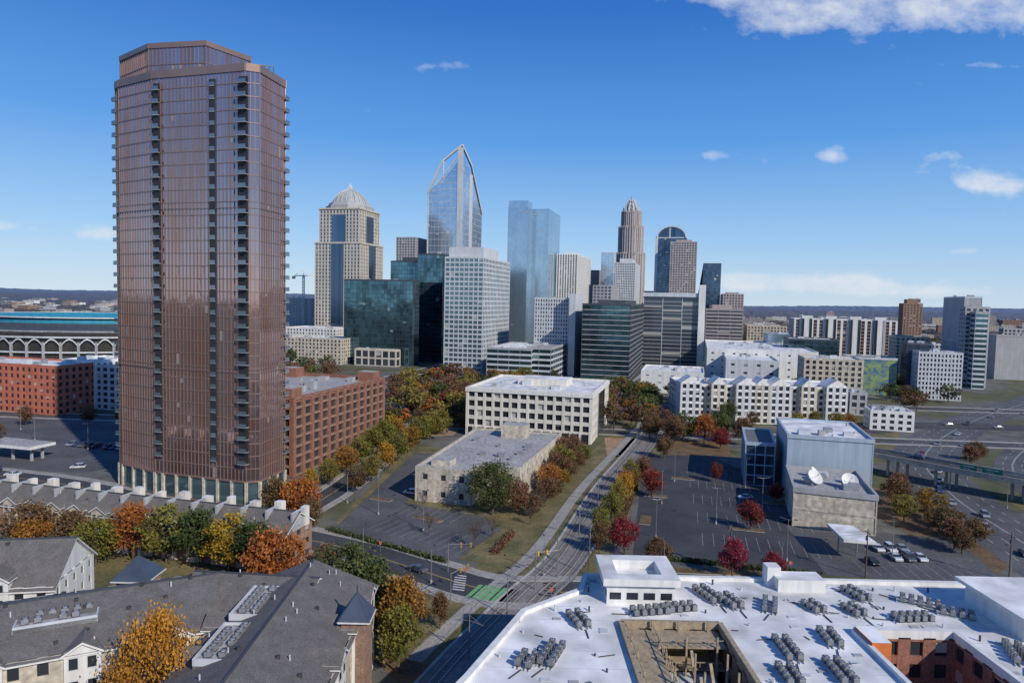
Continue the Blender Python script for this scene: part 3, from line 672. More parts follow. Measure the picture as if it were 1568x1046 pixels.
def smooth(pts,n=6):
    P=[Vector(p) for p in pts]; P=[2*P[0]-P[1]]+P+[2*P[-1]-P[-2]]; out=[]
    for i in range(1,len(P)-2):
        for k in range(n):
            t=k/n; a,b,c,d=P[i-1:i+3]; out.append(tuple(.5*((2*b)+(-a+c)*t+(2*a-5*b+4*c-d)*t*t+(-a+3*b-3*c+d)*t**3)))
    out.append(tuple(P[-2])); return out
def strip(mb,pts,o0,o1,z,m,h=0):
    A=offs(pts,o0);B=offs(pts,o1)
    for i in range(len(pts)-1):
        mb.face([(*A[i],z+h),(*B[i],z+h),(*B[i+1],z+h),(*A[i+1],z+h)][::-1],m)
        if h:
            mb.face([(*A[i],z),(*A[i+1],z),(*A[i+1],z+h),(*A[i],z+h)],m); mb.face([(*B[i],z),(*B[i+1],z),(*B[i+1],z+h),(*B[i],z+h)],m)
def dash(mb,pts,o,w,z,m,on=3,off=6):
    A=[Vector(p) for p in offs(pts,o)]; s=0
    for a,b in zip(A,A[1:]):
        L=(b-a).length; d=(b-a)/L; n=Vector((d.y,-d.x))*w/2; t=0
        while t<L:
            e=min(L,t+on); p,q=a+d*t,a+d*e; mb.face([(*(p-n),z),(*(p+n),z),(*(q+n),z),(*(q-n),z)],m); t+=on+off
def road(name,pts,w,z=.02,walk=2.5,lanes=2,m=None,centre=painty,curb=True):
    pts=smooth(pts); mb=MB(); strip(mb,pts,-w/2,w/2,z,m or asphalt)
    if curb:
        for s in (-1,1):
            a,b=sorted((s*w/2,s*(w/2+.3))); strip(mb,pts,a,b,.0,kerbm,.15)
            if walk:
                a,b=sorted((s*(w/2+.3),s*(w/2+.3+walk))); strip(mb,pts,a,b,.0,concrete,.14)
    for s in (-.15,.15): strip(mb,pts,s-.06,s+.06,z+.006,centre)
    for k in range(1,lanes//2):
        for s in (-1,1): dash(mb,pts,s*k*w/lanes,.14,z+.006,paintw)
    return mb.build(name,origin=(0,0,0))
road('road',[(-260,236),(-150,213),(-84,181),(-40.5,161),(-19.7,148),(-4.1,138.5),(13,138),(46,140),(100,138),(200,128)],10.5,.03)
road('road',[(-62,172),(-54,205),(-50,240),(-46,290),(-40,340),(-10,440)],8,.02,walk=2)
road('road',[(-300,330),(-120,318),(-20,320),(70,312),(150,308),(260,300)],11,.024,lanes=4)
road('road',[(-400,540),(-100,470),(60,440),(200,415),(420,400)],14,.02,lanes=4)
road('road',[(-100,470),(20,900),(80,1200)],14,.015,lanes=4)
road('road',[(60,440),(200,900),(300,1300)],14,.015,lanes=4)
road('road',[(-310,500),(-220,820),(-150,1200)],14,.015,lanes=4)
road('highway',[(120,100),(134,174),(146,224),(176,285),(263,379),(420,520),(700,800)],24,.03,walk=0,lanes=6,m=asph_old,centre=paintw,curb=False)
road('highway',[(152,100),(160,174),(176,224),(206,275),(300,360),(470,480)],12,.037,walk=0,lanes=4,m=asph_old,centre=paintw,curb=False)
road('road',[(170,330),(210,350),(300,345),(420,330)],18,.044,walk=0,lanes=4,curb=False)
rail=smooth([(-19,70),(-9,103),(3.2,133),(14.4,158.3),(31.6,216),(57,288),(76,345),(90,400)],8)
mb=MB(); strip(mb,rail,-4.4,4.4,.05,ballast)
for tr in (-2.1,2.1):
    for s in (-.72,.72): strip(mb,rail,tr+s-.08,tr+s+.08,.05,railm,.17)
    dash(mb,rail,tr,2.5,.07,tie,.28,.42)
strip(mb,rail,-4.9,-4.4,0,kerbm,.25); strip(mb,rail,4.4,4.9,0,kerbm,.25); mb.build('railway_track',origin=(0,0,0))
mb=MB(); strip(mb,rail[9:],-9.6,-6.6,.045,concrete); mb.build('rail_trail_path',origin=(0,0,0))
mb=MB(); strip(mb,rail[9:],-17,-9.6,.008,lawn); strip(mb,rail,5,9,.008,lawn); strip(mb,rail[9:],-6.6,-4.9,.01,lawn); mb.build('grass',origin=(0,0,0))
sheet('grass',[(-46,178),(-10,154),(3,150),(8,175),(20,235),(22,262),(-40,275)],.006,lawn)
sheet('parking_lot',[(-45,174),(-12.5,153.5),(-2,175),(-6,186),(-30,197),(-27,262),(-37,263)],.012,asph_old)
sheet('grass',[(-44,150),(-20,138),(-6,128),(-14,100),(-30,120)],.006,mulch)
sheet('parking_lot',[(30,160),(72,150),(96,200),(80,268),(56,268),(44,225)],.012,asphalt)
sheet('parking_lot',[(72,150),(110,146),(118,176),(76,184)],.016,asph_old)
sheet('parking_lot',[(-240,240),(-140,222),(-126,250),(-120,305),(-260,330)],.012,asph_old)
sheet('leaf_litter_verge',[(108,150),(122,160),(130,215),(118,235),(106,200)],.01,mulch)
sheet('bare_soil',[(-36,295),(-25,298),(-20,345),(-38,345)],.03,dirt)
sheet('bare_soil',[(38,262),(50,262),(58,300),(42,300)],.01,dirt)
sheet('grass',[(124,260),(150,262),(190,330),(150,338)],.01,lawn)
sheet('grass',[(147,120),(148,170),(160,222),(166,222),(153,165),(150,120)],.05,lawn)
sheet('grass',[(-140,140),(-50,120),(-46,146),(-140,166)],.01,lawn)
sheet('grass',[(60,268),(88,268),(96,300),(64,300)],.012,mulch)
mb=MB()
def stalls(x,y,ang,n,l=5,w=2.7,both=True):
    c,s=math.cos(ang),math.sin(ang)
    for i in range(n+1):
        px,py=x+c*i*w,y+s*i*w
        for sg in ((1,-1) if both else (1,)):
            mb.face([(px-c*.06,py-s*.06,.032),(px+c*.06,py+s*.06,.032),(px+c*.06-sg*s*l,py+s*.06+sg*c*l,.032),(px-c*.06-sg*s*l,py-s*.06+sg*c*l,.032)][::sg],stallp)
stalls(-34,178,-.52,9); stalls(-31,192,-.4,7); stalls(-17,160,-.52,4,both=False)
for y in (172,190,208,226,244): stalls(50+(y-172)*.2,y,-.25,11)
stalls(82,155,-.08,9)
for y in (250,268,286): stalls(-225,y+15,-.22,28)
mb.build('parking_stall_markings',origin=(0,0,0))
mb=MB()
for k in range(7):
    x=-8.5+k*1.3; mb.face([(x,134.3-k*.35,.05),(x+.85,134-k*.35,.05),(x+3.6,140.5-k*.35,.05),(x+2.7,140.8-k*.35,.05)],greenp)
mb.build('green_crosswalk',origin=(0,0,0))
mb=MB()
for (x0,y0,a) in ((-10,142,-.5),(9,140,0)):
    for k in range(7): mb.box((x0,y0-4+k*1.2),2.6,.5,.045,.05,a*.5,paintw)
mb.build('crosswalk_markings',origin=(0,0,0))
def island(x,y,w,l,ang):
    mb=MB(); mb.box((x,y),w,l,0,.16,ang,kerbm,mulch); mb.build('kerbed_island')
for a in ((64,180,9,2.6,-.25),(46,210,7,2.6,-.25),(38,186,3,8,-.25),(82,205,9,2.6,-.25),(60,232,8,2.6,-.25),(-22,183,9,2,-.5),(50,150,30,3,-.05),(-38,200,7,2,-.4)): island(*a)
mb=MB(); ov=smooth([(112,262),(133.6,249),(163,213),(230,150)],8)
strip(mb,ov,-5.5,5.5,6.2,concrete,.8); strip(mb,ov,-5,5,7.01,asphalt); strip(mb,ov,-5.5,-5.1,7,concrete,1); strip(mb,ov,5.1,5.5,7,concrete,1); strip(mb,ov,-.1,.1,7.02,painty)
for i in (10,13,16,19,22):
    p=ov[i]; 
    for o in (-3,0,3): mb.cyl((p[0]+o,p[1]-o*.3,0),(p[0]+o,p[1]-o*.3,6.2),.5,.5,concrete,10)
mb.build('highway_overpass')
mb=MB()
mb.cyl((148,226,0),(148,226,8.5),.25,.2,polem); mb.cyl((161,210,0),(161,210,8.5),.25,.2,polem); mb.beam((148,226,8.2),(161,210,8.2),.3,polem)
for a,b in(((149.5,223.6),(152.5,220)),((153.5,218.8),(157,214.5))):
    mb.face([(a[0],a[1],7.2),(b[0],b[1],7.2),(b[0],b[1],9.6),(a[0],a[1],9.6)],signg)
    e=.03; mb.beam((a[0]-e,a[1]-e,7.25),(b[0]-e,b[1]-e,7.25),.08,paintw); mb.beam((a[0]-e,a[1]-e,9.55),(b[0]-e,b[1]-e,9.55),.08,paintw)
    for z,t0,t1 in ((8.8,.15,.8),(8.1,.2,.6)): mb.beam((a[0]+(b[0]-a[0])*t0-e,a[1]+(b[1]-a[1])*t0-e,z),(a[0]+(b[0]-a[0])*t1-e,a[1]+(b[1]-a[1])*t1-e,z),.2,paintw)
mb.build('highway_sign_gantry')
# ---------------------------------------------------------------- vegetation
def tree_mesh(name,h,rx,leaf,ncl,nlf,ls,seed,bare=False,pointy=0):
    rnd=random.Random(seed); mb=MB(); th=h*.3
    mb.cyl((0,0,-.1),(rnd.uniform(-.2,.2),0,th),h*.026,h*.018,bark,7); tips=[]
    top=Vector((0,0,th))
    for i in range(7):
        a=i*2.4+rnd.random(); r=rx*rnd.uniform(.35,.75); e=Vector((r*math.cos(a),r*math.sin(a),h*rnd.uniform(.5,.85)))
        mb.cyl(top,e,h*.013,h*.005,bark,5); tips.append(e)
        for k in range(3 if not bare else 7):
            e2=e*.7+top*.3; e3=e+Vector((rnd.uniform(-1,1),rnd.uniform(-1,1),rnd.uniform(0,1)))*rx*.45; mb.cyl(e2,e3,h*.006,h*.0015,bark,4,False)
            if bare:
                for _ in range(3): mb.cyl(e3*.6+e2*.4,e3+Vector((rnd.uniform(-1,1),rnd.uniform(-1,1),rnd.uniform(-.2,1)))*rx*.25,h*.003,h*.001,bark,3,False)
    mb.cyl(top,(0,0,h*.88),h*.015,h*.004,bark,5)
    shade=[0]*len(mb.f)
    for c in range(ncl):
        while True:
            d=Vector((rnd.uniform(-1,1),rnd.uniform(-1,1),rnd.uniform(-1,1)))
            if .25<d.length<1: break
        w=1-pointy*max(0,d.z+.2)
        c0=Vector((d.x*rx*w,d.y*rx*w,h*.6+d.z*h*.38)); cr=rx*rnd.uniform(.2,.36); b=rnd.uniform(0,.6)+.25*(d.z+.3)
        for k in range(nlf):
            o=Vector((rnd.gauss(0,1),rnd.gauss(0,1),rnd.gauss(0,.75)))*cr*.55; p=c0+o
            n=Vector((rnd.gauss(0,1),rnd.gauss(0,1),rnd.gauss(.5,1))).normalized(); t=n.orthogonal().normalized(); u=n.cross(t); s=ls*rnd.uniform(.6,1.3)
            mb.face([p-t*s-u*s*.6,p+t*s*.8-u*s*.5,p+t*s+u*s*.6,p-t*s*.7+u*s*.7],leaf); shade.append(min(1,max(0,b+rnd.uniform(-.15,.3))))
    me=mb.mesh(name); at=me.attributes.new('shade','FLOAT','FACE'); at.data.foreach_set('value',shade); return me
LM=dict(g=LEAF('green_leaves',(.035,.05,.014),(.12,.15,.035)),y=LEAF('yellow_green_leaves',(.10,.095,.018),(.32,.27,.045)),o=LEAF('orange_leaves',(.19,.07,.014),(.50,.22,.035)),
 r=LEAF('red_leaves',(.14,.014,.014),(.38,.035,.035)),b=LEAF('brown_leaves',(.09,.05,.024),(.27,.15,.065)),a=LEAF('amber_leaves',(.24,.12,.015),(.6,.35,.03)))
TM={}
for k in LM:
    TM[k]=[tree_mesh('tree_'+k,10,4.0,LM[k],58,62,.2,s,pointy=.25*(s%3)) for s in (1,2,3)]
    TM[k+'f']=[tree_mesh('treef_'+k,10,4.3,LM[k],24,26,.36,s+10) for s in (1,2,3)]
TM['n']=[tree_mesh('bare',9,3.2,LM['b'],14,8,.12,s,True) for s in (21,22)]
TM['aB']=[tree_mesh('big_amber',10,4.2,LM['a'],130,95,.105,31,pointy=.3)]
TM['gB']=[tree_mesh('big_green',10,4.2,LM['g'],110,85,.13,32,pointy=.15)]
NM=dict(g='oak_tree',y='elm_tree',o='maple_tree',r='red_maple_tree',b='oak_tree',a='ginkgo_tree',n='bare_tree')
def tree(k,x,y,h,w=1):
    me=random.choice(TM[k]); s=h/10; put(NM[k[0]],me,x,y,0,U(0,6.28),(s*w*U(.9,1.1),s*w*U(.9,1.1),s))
for k,x,y,h,w in [('y',-60,186,9,1),('a',-59,200,9,.8),('y',-57,214,9,.9),('o',-55,228,10,1),('y',-54,242,10,1),('y',-52,256,11,1),('y',-50,270,12,1),('a',-49,283,11,1),
 ('b',-47,206,9,.9),('y',-45,220,9,1),('a',-43,234,10,1),('y',-41,248,11,1),('o',-39,262,11,1),('y',-37,276,12,1.1),('y',-34,288,12,1.1),('y',-30,300,11,1.1),
 ('gB',-4.5,188,15,1.05),('b',3,189,10,1),('o',-55,176,13,1),('b',-62,178,12,.9),('b',-50,170,9,.9),
 ('b',11,200,8,1),('o',12,212,9,1.1),('b',16,224,10,1.1),('y',18,236,10,1.1),('b',20,246,11,1.1),('b',24,256,10,1),('n',9,193,7,1),('b',7,188,6,1.2),('b',14,206,6,1.3),('o',17,217,6,1.4),('b',21,230,6,1.4),('b',24,241,7,1.3),('y',27,252,7,1.2),('n',6,180,6,1),
 ('o',-46,133,14,.95),('g',-68,147,13,1),('y',-76,149,13,1.1),('a',-60,144,13,1.1),('g',-54,142,12,1.1),('o',-84,150,13,1),('o',-50,139,10,1),('b',-110,153,12,1),('b',-98,150,11,1),('y',-90,146,11,1),('o',-104,147,10,1),
 ('g',-31,129,13,1.1),('o',-18,113,13,.95),('g',-24,118,14,1.05),('y',-17,106,11,.85),('y',-27,124,11,.95),('b',-38,138,9,1),('b',-12,121,7,.7),
 ('aB',-45,84,20,.66),('g',-61,62,14,.6),('y',-50,72,15,.5),('g',-78,100,9,.6),
 ('y',28,183,9,.8),('y',31,191,10,.7),('a',34,200,10,.7),('y',24,172,8,.9),('y',40,222,9,.8),('r',44.6,209,9,1),('r',64.9,180,8,.95),('r',49.6,147,9,.85),('r',28,160,9,.9),('r',58,145,7,.8),('r',82,206,6.5,.85),('b',46,231,8,.9),('o',37,212,8,.8),
 ('b',22,160,8,.8),('b',34,150,8,.9),('b',60,262,9,1),('r',70,228,7,.7),('n',-20,170,7,.8),('n',-8,162,8,.9),('n',-4,170,6,1),('n',-24,190,6,1),
 ('b',70,288,13,1),('g',76,296,13,1.1),('o',84,292,13,1),('b',62,300,12,1),('g',92,300,13,1),('b',100,290,12,1),('r',88,282,9,1),('b',68,312,13,1.1),
 ('g',108,338,12,1),('y',150,334,9,1),('y',160,333,9,1),('a',142,334,8,1),('o',168,336,8,1),('b',120,336,8,.9),('b',112,165,7,1),
 ('b',112,168,8,1.2),('b',116,180,8,1.2),('o',120,192,9,1.2),('b',118,205,9,1.2),('b',124,214,8,1.2),('n',124,200,9,1.2),('b',120,172,7,1.3),('b',122,184,6,1.3),('y',112,190,8,1),
 ('y',157,190,4,1),('g',163,200,4,1),('b',151,176,4,1),('b',178,260,8,1.2),('b',186,270,8,1.2),('b',104,225,6,1),('g',136,300,7,1),('b',146,310,8,1),('b',155,300,8,1),
 ('b',-200,262,9,1),('b',-172,300,8,1),('y',-148,300,8,1),('b',-190,305,9,1),('b',-215,300,9,1),('g',-128,262,8,1),('o',-140,160,8,1)]:
    tree(k,x,y,h,w)
def scat(n,x0,x1,y0,y1,kinds,h0,h1):
    for i in range(n):
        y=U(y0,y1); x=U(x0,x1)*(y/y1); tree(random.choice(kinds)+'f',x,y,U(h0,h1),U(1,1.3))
scat(66,-75,-5,325,440,'gobbyboygbr',9,15); scat(56,45,95,315,440,'gbboygb',9,14)
scat(36,-80,40,440,520,'gobyb',8,13); scat(60,100,220,385,430,'gbog',8,12)
scat(80,-330,-160,360,620,'ggbb',9,14); scat(90,200,420,380,640,'gbbg',8,12); scat(34,-60,30,310,322,'goby',7,10)
scat(220,-700,700,700,1100,'gbbb',10,15)
def hedge(pts,w,h,k='g'):
    mb=MB(); shade=[]
    for a,b in zip(pts,pts[1:]):
        L=math.dist(a,b)
        for i in range(int(L*60)):
            t=R(); p=Vector((a[0]+(b[0]-a[0])*t+U(-w,w)/2,a[1]+(b[1]-a[1])*t+U(-w,w)/2,U(.05,h)))
            n=Vector((random.gauss(0,1),random.gauss(0,1),random.gauss(.5,1))).normalized(); q=n.orthogonal().normalized(); u=n.cross(q); s=U(.1,.2)
            mb.face([p-q*s-u*s,p+q*s-u*s,p+q*s+u*s,p-q*s+u*s],LM[k]); shade.append(R())
    me=mb.mesh('hedge'); at=me.attributes.new('shade','FLOAT','FACE'); at.data.foreach_set('value',shade); put('hedge',me,0,0)
hedge([(-46,172),(-14,152)],1.4,1.1); hedge([(-3,158),(1,172)],2.0,1.2,'b'); hedge([(33,158),(70,149)],1.4,1.1); hedge([(27,170),(45,232)],2,1.6,'b')
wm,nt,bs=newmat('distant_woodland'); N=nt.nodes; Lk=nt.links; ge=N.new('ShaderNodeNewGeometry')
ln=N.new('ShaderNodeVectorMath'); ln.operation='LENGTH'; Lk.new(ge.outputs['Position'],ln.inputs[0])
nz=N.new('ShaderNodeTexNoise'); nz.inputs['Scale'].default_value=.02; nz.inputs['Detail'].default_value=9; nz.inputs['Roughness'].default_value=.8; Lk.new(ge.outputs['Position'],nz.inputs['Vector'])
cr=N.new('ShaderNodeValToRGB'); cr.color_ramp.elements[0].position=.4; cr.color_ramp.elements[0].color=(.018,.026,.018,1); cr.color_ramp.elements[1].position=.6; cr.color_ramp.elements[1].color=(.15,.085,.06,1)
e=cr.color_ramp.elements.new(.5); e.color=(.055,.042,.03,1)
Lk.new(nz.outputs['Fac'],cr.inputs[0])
mr=N.new('ShaderNodeMapRange'); mr.inputs[1].default_value=1200; mr.inputs[2].default_value=7500; mr.inputs[4].default_value=.92; Lk.new(ln.outputs['Value'],mr.inputs[0])  # haze painted into the woodland colour: bluer with distance from the origin
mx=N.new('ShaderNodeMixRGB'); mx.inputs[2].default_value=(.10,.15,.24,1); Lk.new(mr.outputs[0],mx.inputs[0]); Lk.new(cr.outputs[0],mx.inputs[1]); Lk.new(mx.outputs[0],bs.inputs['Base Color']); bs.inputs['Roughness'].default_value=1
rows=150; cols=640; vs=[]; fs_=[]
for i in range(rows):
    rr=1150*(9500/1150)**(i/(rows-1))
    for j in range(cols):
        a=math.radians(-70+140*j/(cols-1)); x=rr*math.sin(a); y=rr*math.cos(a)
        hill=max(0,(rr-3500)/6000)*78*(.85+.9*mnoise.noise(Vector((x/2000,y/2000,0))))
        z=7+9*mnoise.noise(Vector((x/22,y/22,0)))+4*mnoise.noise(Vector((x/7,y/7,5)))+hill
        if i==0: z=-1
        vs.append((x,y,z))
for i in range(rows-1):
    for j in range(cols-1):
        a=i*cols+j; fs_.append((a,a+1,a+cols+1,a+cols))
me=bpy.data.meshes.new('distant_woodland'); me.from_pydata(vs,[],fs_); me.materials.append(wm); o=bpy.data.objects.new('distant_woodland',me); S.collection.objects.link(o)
for i in range(150):
    b=U(330,790) if R()<.7 else U(-790,-560); dd=U(700,3200) if b>0 else U(900,3500); mb=MB(); w=U(15,50); dp=U(15,40); hh=U(6,20) if R()<.88 else U(26,40)
    if b<0: hh=U(5,14)
    x=b/K*dd; y=dd; P=[(x-w/2,y+w*.13),(x+w/2,y-w*.13),(x+w/2+dp*.26,y+dp),(x-w/2+dp*.26,y+dp)]
    st=ST[random.choice(['resi','grey','resib','brown','brickb','bands'])]; mb.prism(P,0,hh+6,st[5],random.choice([roofw,roofd,roofg])); 
    facade(mb,P[0],P[1],0,hh+6,st,0); facade(mb,P[3],P[0],0,hh+6,st,1); clutter(mb,P,hh+6,3,GA); mb.build('low_rise_building')
# ---------------------------------------------------------------- vehicles
CC=dict(w=(.7,.7,.7),k=(.02,.02,.022),s=(.36,.37,.39),r=(.3,.02,.02),b=(.03,.08,.22),g=(.12,.13,.14))
def car_mesh(col,suv):
    m=M('car_paint',CC[col],.25,metal=.2,ns=1,amt=.03); mb=MB(); h=1.75 if suv else 1.42; w=.92
    prof=[(-2.25,.35),(-2.3,.65),(-2.2,.9),(-1.2,1.0),(1.7,1.02),(2.2,.95),(2.28,.6),(2.2,.35)]
    ins=lambda z:w-.1*max(0,(z-.6))-.08*(z<.4)
    Lp=[(x,-ins(z),z) for x,z in prof]; Rp=[(x,ins(z),z) for x,z in prof]
    mb.face(Lp[::-1],m); mb.face(Rp,m)
    for i in range(len(prof)):
        j=(i+1)%len(prof); mb.face([Lp[i],Lp[j],Rp[j],Rp[i]],m)
    b0=(-1.25,1.0);b1=(1.9 if suv else 1.55,1.0);t0=(-.55,h);t1=(1.6 if suv else .85,h); ww=.84;wt=.66
    gl=g_black
    for s in (-1,1):
        f=[(b0[0],s*ww,b0[1]),(b1[0],s*ww,b1[1]),(t1[0],s*wt,h),(t0[0],s*wt,h)]; mb.face(f if s<0 else f[::-1],gl,[(0,0),(.9,0),(.9,.1),(0,.1)])
        x=.3; mb.beam((x,s*(ww+.01),1),(x,s*(wt+.01),h),.08,m)
        mb.box((-1.0,s*1.0),.2,.16,.98,1.12,0,m)
    mb.face([(b0[0],ww,1),(b0[0],-ww,1),(t0[0],-wt,h),(t0[0],wt,h)],gl,[(0,0),(.9,0),(.9,.1),(0,.1)]); mb.face([(b1[0],-ww,1),(b1[0],ww,1),(t1[0],wt,h),(t1[0],-wt,h)],gl,[(0,0),(.9,0),(.9,.1),(0,.1)])
    mb.prism([(t0[0],-wt),(t1[0],-wt),(t1[0],wt),(t0[0],wt)],h-.01,h+.05,m)
    for x in (-1.4,1.4):
        for s in (-1,1): mb.cyl((x,s*.7,.33),(x,s*.93,.33),.33,.33,black,14); mb.cyl((x,s*.93,.33),(x,s*.945,.33),.2,.18,hvacm,10)
    for s in (-1,1): mb.box((-2.24,s*.62),.1,.35,.62,.78,0,paintw); mb.box((2.22,s*.65),.1,.3,.68,.85,0,redst)
    return mb.mesh('car_'+col)
CM={(c,s):car_mesh(c,s) for c in CC for s in (0,1)}
def car(x,y,rot,c=None,s=None,z=.05): put('car',CM[(c or random.choice('wksbgrwsk'),s if s is not None else random.choice((0,1)))],x,y,z,rot)
for a in ((-30,206,-.4,'w',1),(-19.7,147,-.6,'g',0),(73.6,209,.3,'w',0),(78,188,1.2,'k',0),(-146,228,.3,'w',1),(46,142.5,0,'w',0),(74,141,0,'s',1),(96,140,0,'b',0),(66,138,0,'k',1),
 (92,166.5,1.5,'w',0),(95,166.3,1.5,'w',1),(98,166.6,1.5,'s',0),(93,160.5,1.5,'w',0),(96,160.2,1.5,'g',1),(99,160.6,1.5,'w',0),(86,157.5,1.5,'k',0)): car(*a)
for i in range(11):
    if R()<.8: car(-222+i*2.75*U(.95,1.05)+10,265.5-i*.6,1.35)
for i in range(12):
    if R()<.6: car(-170+i*2.75,262-i*.6,1.35)
for (x,y) in ((127.5,165),(131,184),(139,196),(142,222),(137,208),(150,235),(166,262),(171,280),(190,300),(215,325),(240,355),(270,380),(290,405),(158,248),(200,298),(300,395),(165,190),(170,205)): car(x,y,1.2 if y<230 else .85,None)
for (x,y,r_) in ((-118,196,2.9),(-112,193.5,2.9),(-160,217,.2),(-106,191,2.9),(-170,222,.2),(-50,262,1.5),(-52,300,1.5),(-120,316,0),(-60,320,0),(30,318,0),(118,262,-.4),(145,240,-.9),(228,352,0),(250,347,0),(286,346,0),(60,445,0),(20,447,0),(120,428,0)): car(x,y,r_,None,z=.05 if not(110<x<150 and 235<y<270) else 7.05)
mb=MB(); tp=[(-1.35,.9),(-1.4,2.0),(-1.3,3.3),(-.9,3.6),(.9,3.6),(1.3,3.3),(1.4,2.0),(1.35,.9)]
for a,b in ((-13,-.4),(.4,13)):
    A_=[(x,a,z) for x,z in tp]; B_=[(x,b,z) for x,z in tp]
    for i in range(8): j=(i+1)%8; mb.face([A_[i],A_[j],B_[j],B_[i]],steel if i!=1 and i!=5 else lgrey)
    mb.face(A_,dkgrey); mb.face(B_[::-1],dkgrey)
    for k in range(6):
        y=a+1+k*2.0
        for s in (-1,1): mb.face([(s*1.42,y,2),(s*1.42,y+1.5,2),(s*1.36,y+1.5,3),(s*1.36,y,3)],g_black)
    for y in (a+2,b-2): mb.box((0,y),2.2,2.4,.2,.9,0,black)
mb.box((0,0),2,1,1,3.3,0,black); me=mb.mesh('train'); put('light_rail_train',me,-36,360,0,-.3)
def excav(x,y,r_):
    mb=MB()
    for s in (-1,1): mb.prism([(-2,s*1.2-.3),(2,s*1.2-.3),(2,s*1.2+.3),(-2,s*1.2+.3)],0,.8,black)
    mb.box((-.3,0),3.4,2.5,.9,2,0,yelp); mb.box((.6,.7),1.5,1.1,2,3.1,0,g_black,yelp); mb.beam((1,-.3,1.6),(3.8,-.3,4.6),.5,yelp); mb.beam((3.8,-.3,4.6),(6,-.3,2.2),.38,yelp)
    mb.face([(5.5,-.8,2.2),(6.4,-.8,1.2),(6.4,.3,1.2),(5.5,.3,2.2)],dkgrey); mb.box((6,-.25),.9,1.1,1,1.9,0,dkgrey); put('excavator',mb.mesh('exc'),x,y,0,r_)
excav(-31,318,.6); excav(-27,332,2.4); excav(-34,300,0)
mb=MB()
for s in ((-1,-1),(1,-1),(1,1),(-1,1)): mb.beam((s[0],s[1],0),(s[0],s[1],86),.6,whitec)
for z in range(0,84,4):
    mb.beam((-1,-1,z),(1,-1,z+4),.4,whitec); mb.beam((1,1,z),(1,-1,z+4),.4,whitec)
mb.beam((-15,0,86),(28,6,87),1.3,whitec); mb.beam((0,0,84),(0,0,94),.9,whitec); mb.beam((0,0,94),(20,4,87),.4,whitec); mb.beam((0,0,94),(-13,0,86),.4,whitec); mb.box((-13,0),4,2,82,86,0,greyc)
put('tower_crane',mb.mesh('crane'),-320/K*900,900)
def lamp(h,arms):
    mb=MB(); mb.cyl((0,0,0),(0,0,.7),.28,.25,concrete,8); mb.cyl((0,0,.7),(0,0,h),.11,.06,polem,8)
    for s in arms: mb.cyl((0,0,h-.1),(s*1.4,0,h+.15),.05,.04,polem,6); mb.box((s*1.6,0),.75,.36,h+.08,h+.24,0,dkgrey)
    return mb.mesh('lamp')
l2=lamp(10,(1,-1)); l1=lamp(8.5,(1,)); 
for x,y in((38,172),(57,184),(46,202),(74,196),(56,228),(78,222),(66,158),(-36,186),(-22,174),(-26,192),(92,160),(-190,270),(-160,256),(-210,290)): put('street_lamp',l2,x,y,0,U(0,3))
for x,y,r_ in((-33,153,-1),(-16,141,-1),(-56,165,-1),(-78,175,-1),(8,146,1.6),(34,145,1.6),(60,146,1.6),(-47,196,0),(-44,226,0),(-41,252,0),(110,146,1.6),(152,205,2),(163,240,2),(185,290,2),(140,150,2)): put('street_lamp',l1,x,y,0,r_)
def mast():
    mb=MB(); mb.cyl((0,0,0),(0,0,8),.14,.09,polem,8)
    for s in (-1,1): mb.beam((0,0,6.6),(s*2.6,0,6.2),.09,polem); mb.beam((0,0,7.5),(s*2.1,0,6.3),.05,polem)
    return mb.mesh('mast')
mm=mast()
mb=MB()
for i in range(10,len(rail),4):
    p=rail[i]; q=rail[min(i+1,len(rail)-1)]; a=math.atan2(q[1]-p[1],q[0]-p[0])-math.pi/2
    if q!=p: put('catenary_mast',mm,p[0],p[1],.05,a)
for o in (-2.1,2.1):
    A_=offs(rail,o)
    for a,b in zip(A_,A_[1:]): mb.beam((*a,6.0),(*b,6.0),.035,hvacd)
mb.build('overhead_wires',origin=(0,0,0))
mb=MB(); fp=offs(rail,5.4)
for a,b in zip(fp,fp[1:]):
    for z in (.5,1.2): mb.beam((*a,z),(*b,z),.06,hvacd)
    L=math.dist(a,b)
    for k in range(int(L/2)+1): t=k*2/L; mb.beam((a[0]+(b[0]-a[0])*t,a[1]+(b[1]-a[1])*t,0),(a[0]+(b[0]-a[0])*t,a[1]+(b[1]-a[1])*t,1.3),.08,hvacd)
mb.build('trackside_fence',origin=(0,0,0))
def upole():
    mb=MB(); mb.cyl((0,0,0),(0,0,11),.17,.12,woodp,8); mb.beam((-1.2,0,10.2),(1.2,0,10.2),.14,woodp)
    for x in (-1,-.5,.5,1): mb.cyl((x,0,10.25),(x,0,10.5),.06,.05,greyc,6)
    mb.cyl((.35,0,8.4),(.35,0,9.4),.25,.25,hvacm,8); return mb.mesh('pole')
um=upole(); ups=[(18,147),(50,150),(80,149),(112,149),(140,140)]
for x,y in ups: put('utility_pole',um,x,y,0,1.57)
mb=MB()
for a,b in zip(ups,ups[1:]):
    for o in (-.9,.9):
        pr=None
        for k in range(9):
            t=k/8; p=(a[0]+(b[0]-a[0])*t,a[1]+(b[1]-a[1])*t+o,10.4-1.2*4*t*(1-t)); 
            if pr: mb.beam(pr,p,.035,black)
            pr=p
mb.build('overhead_cables',origin=(0,0,0))
def tsig():
    mb=MB(); mb.cyl((0,0,0),(0,0,6.5),.12,.09,polem,8); mb.cyl((0,0,6.2),(5.5,0,6.5),.08,.05,polem,6)
    for x in (2.8,4.9): mb.box((x,0),.36,.3,5.7,6.7,0,yelp); [mb.cyl((x,-.16,z),(x,-.22,z),.1,.1,black,8) for z in (5.9,6.2,6.5)]
    return mb.mesh('sig')
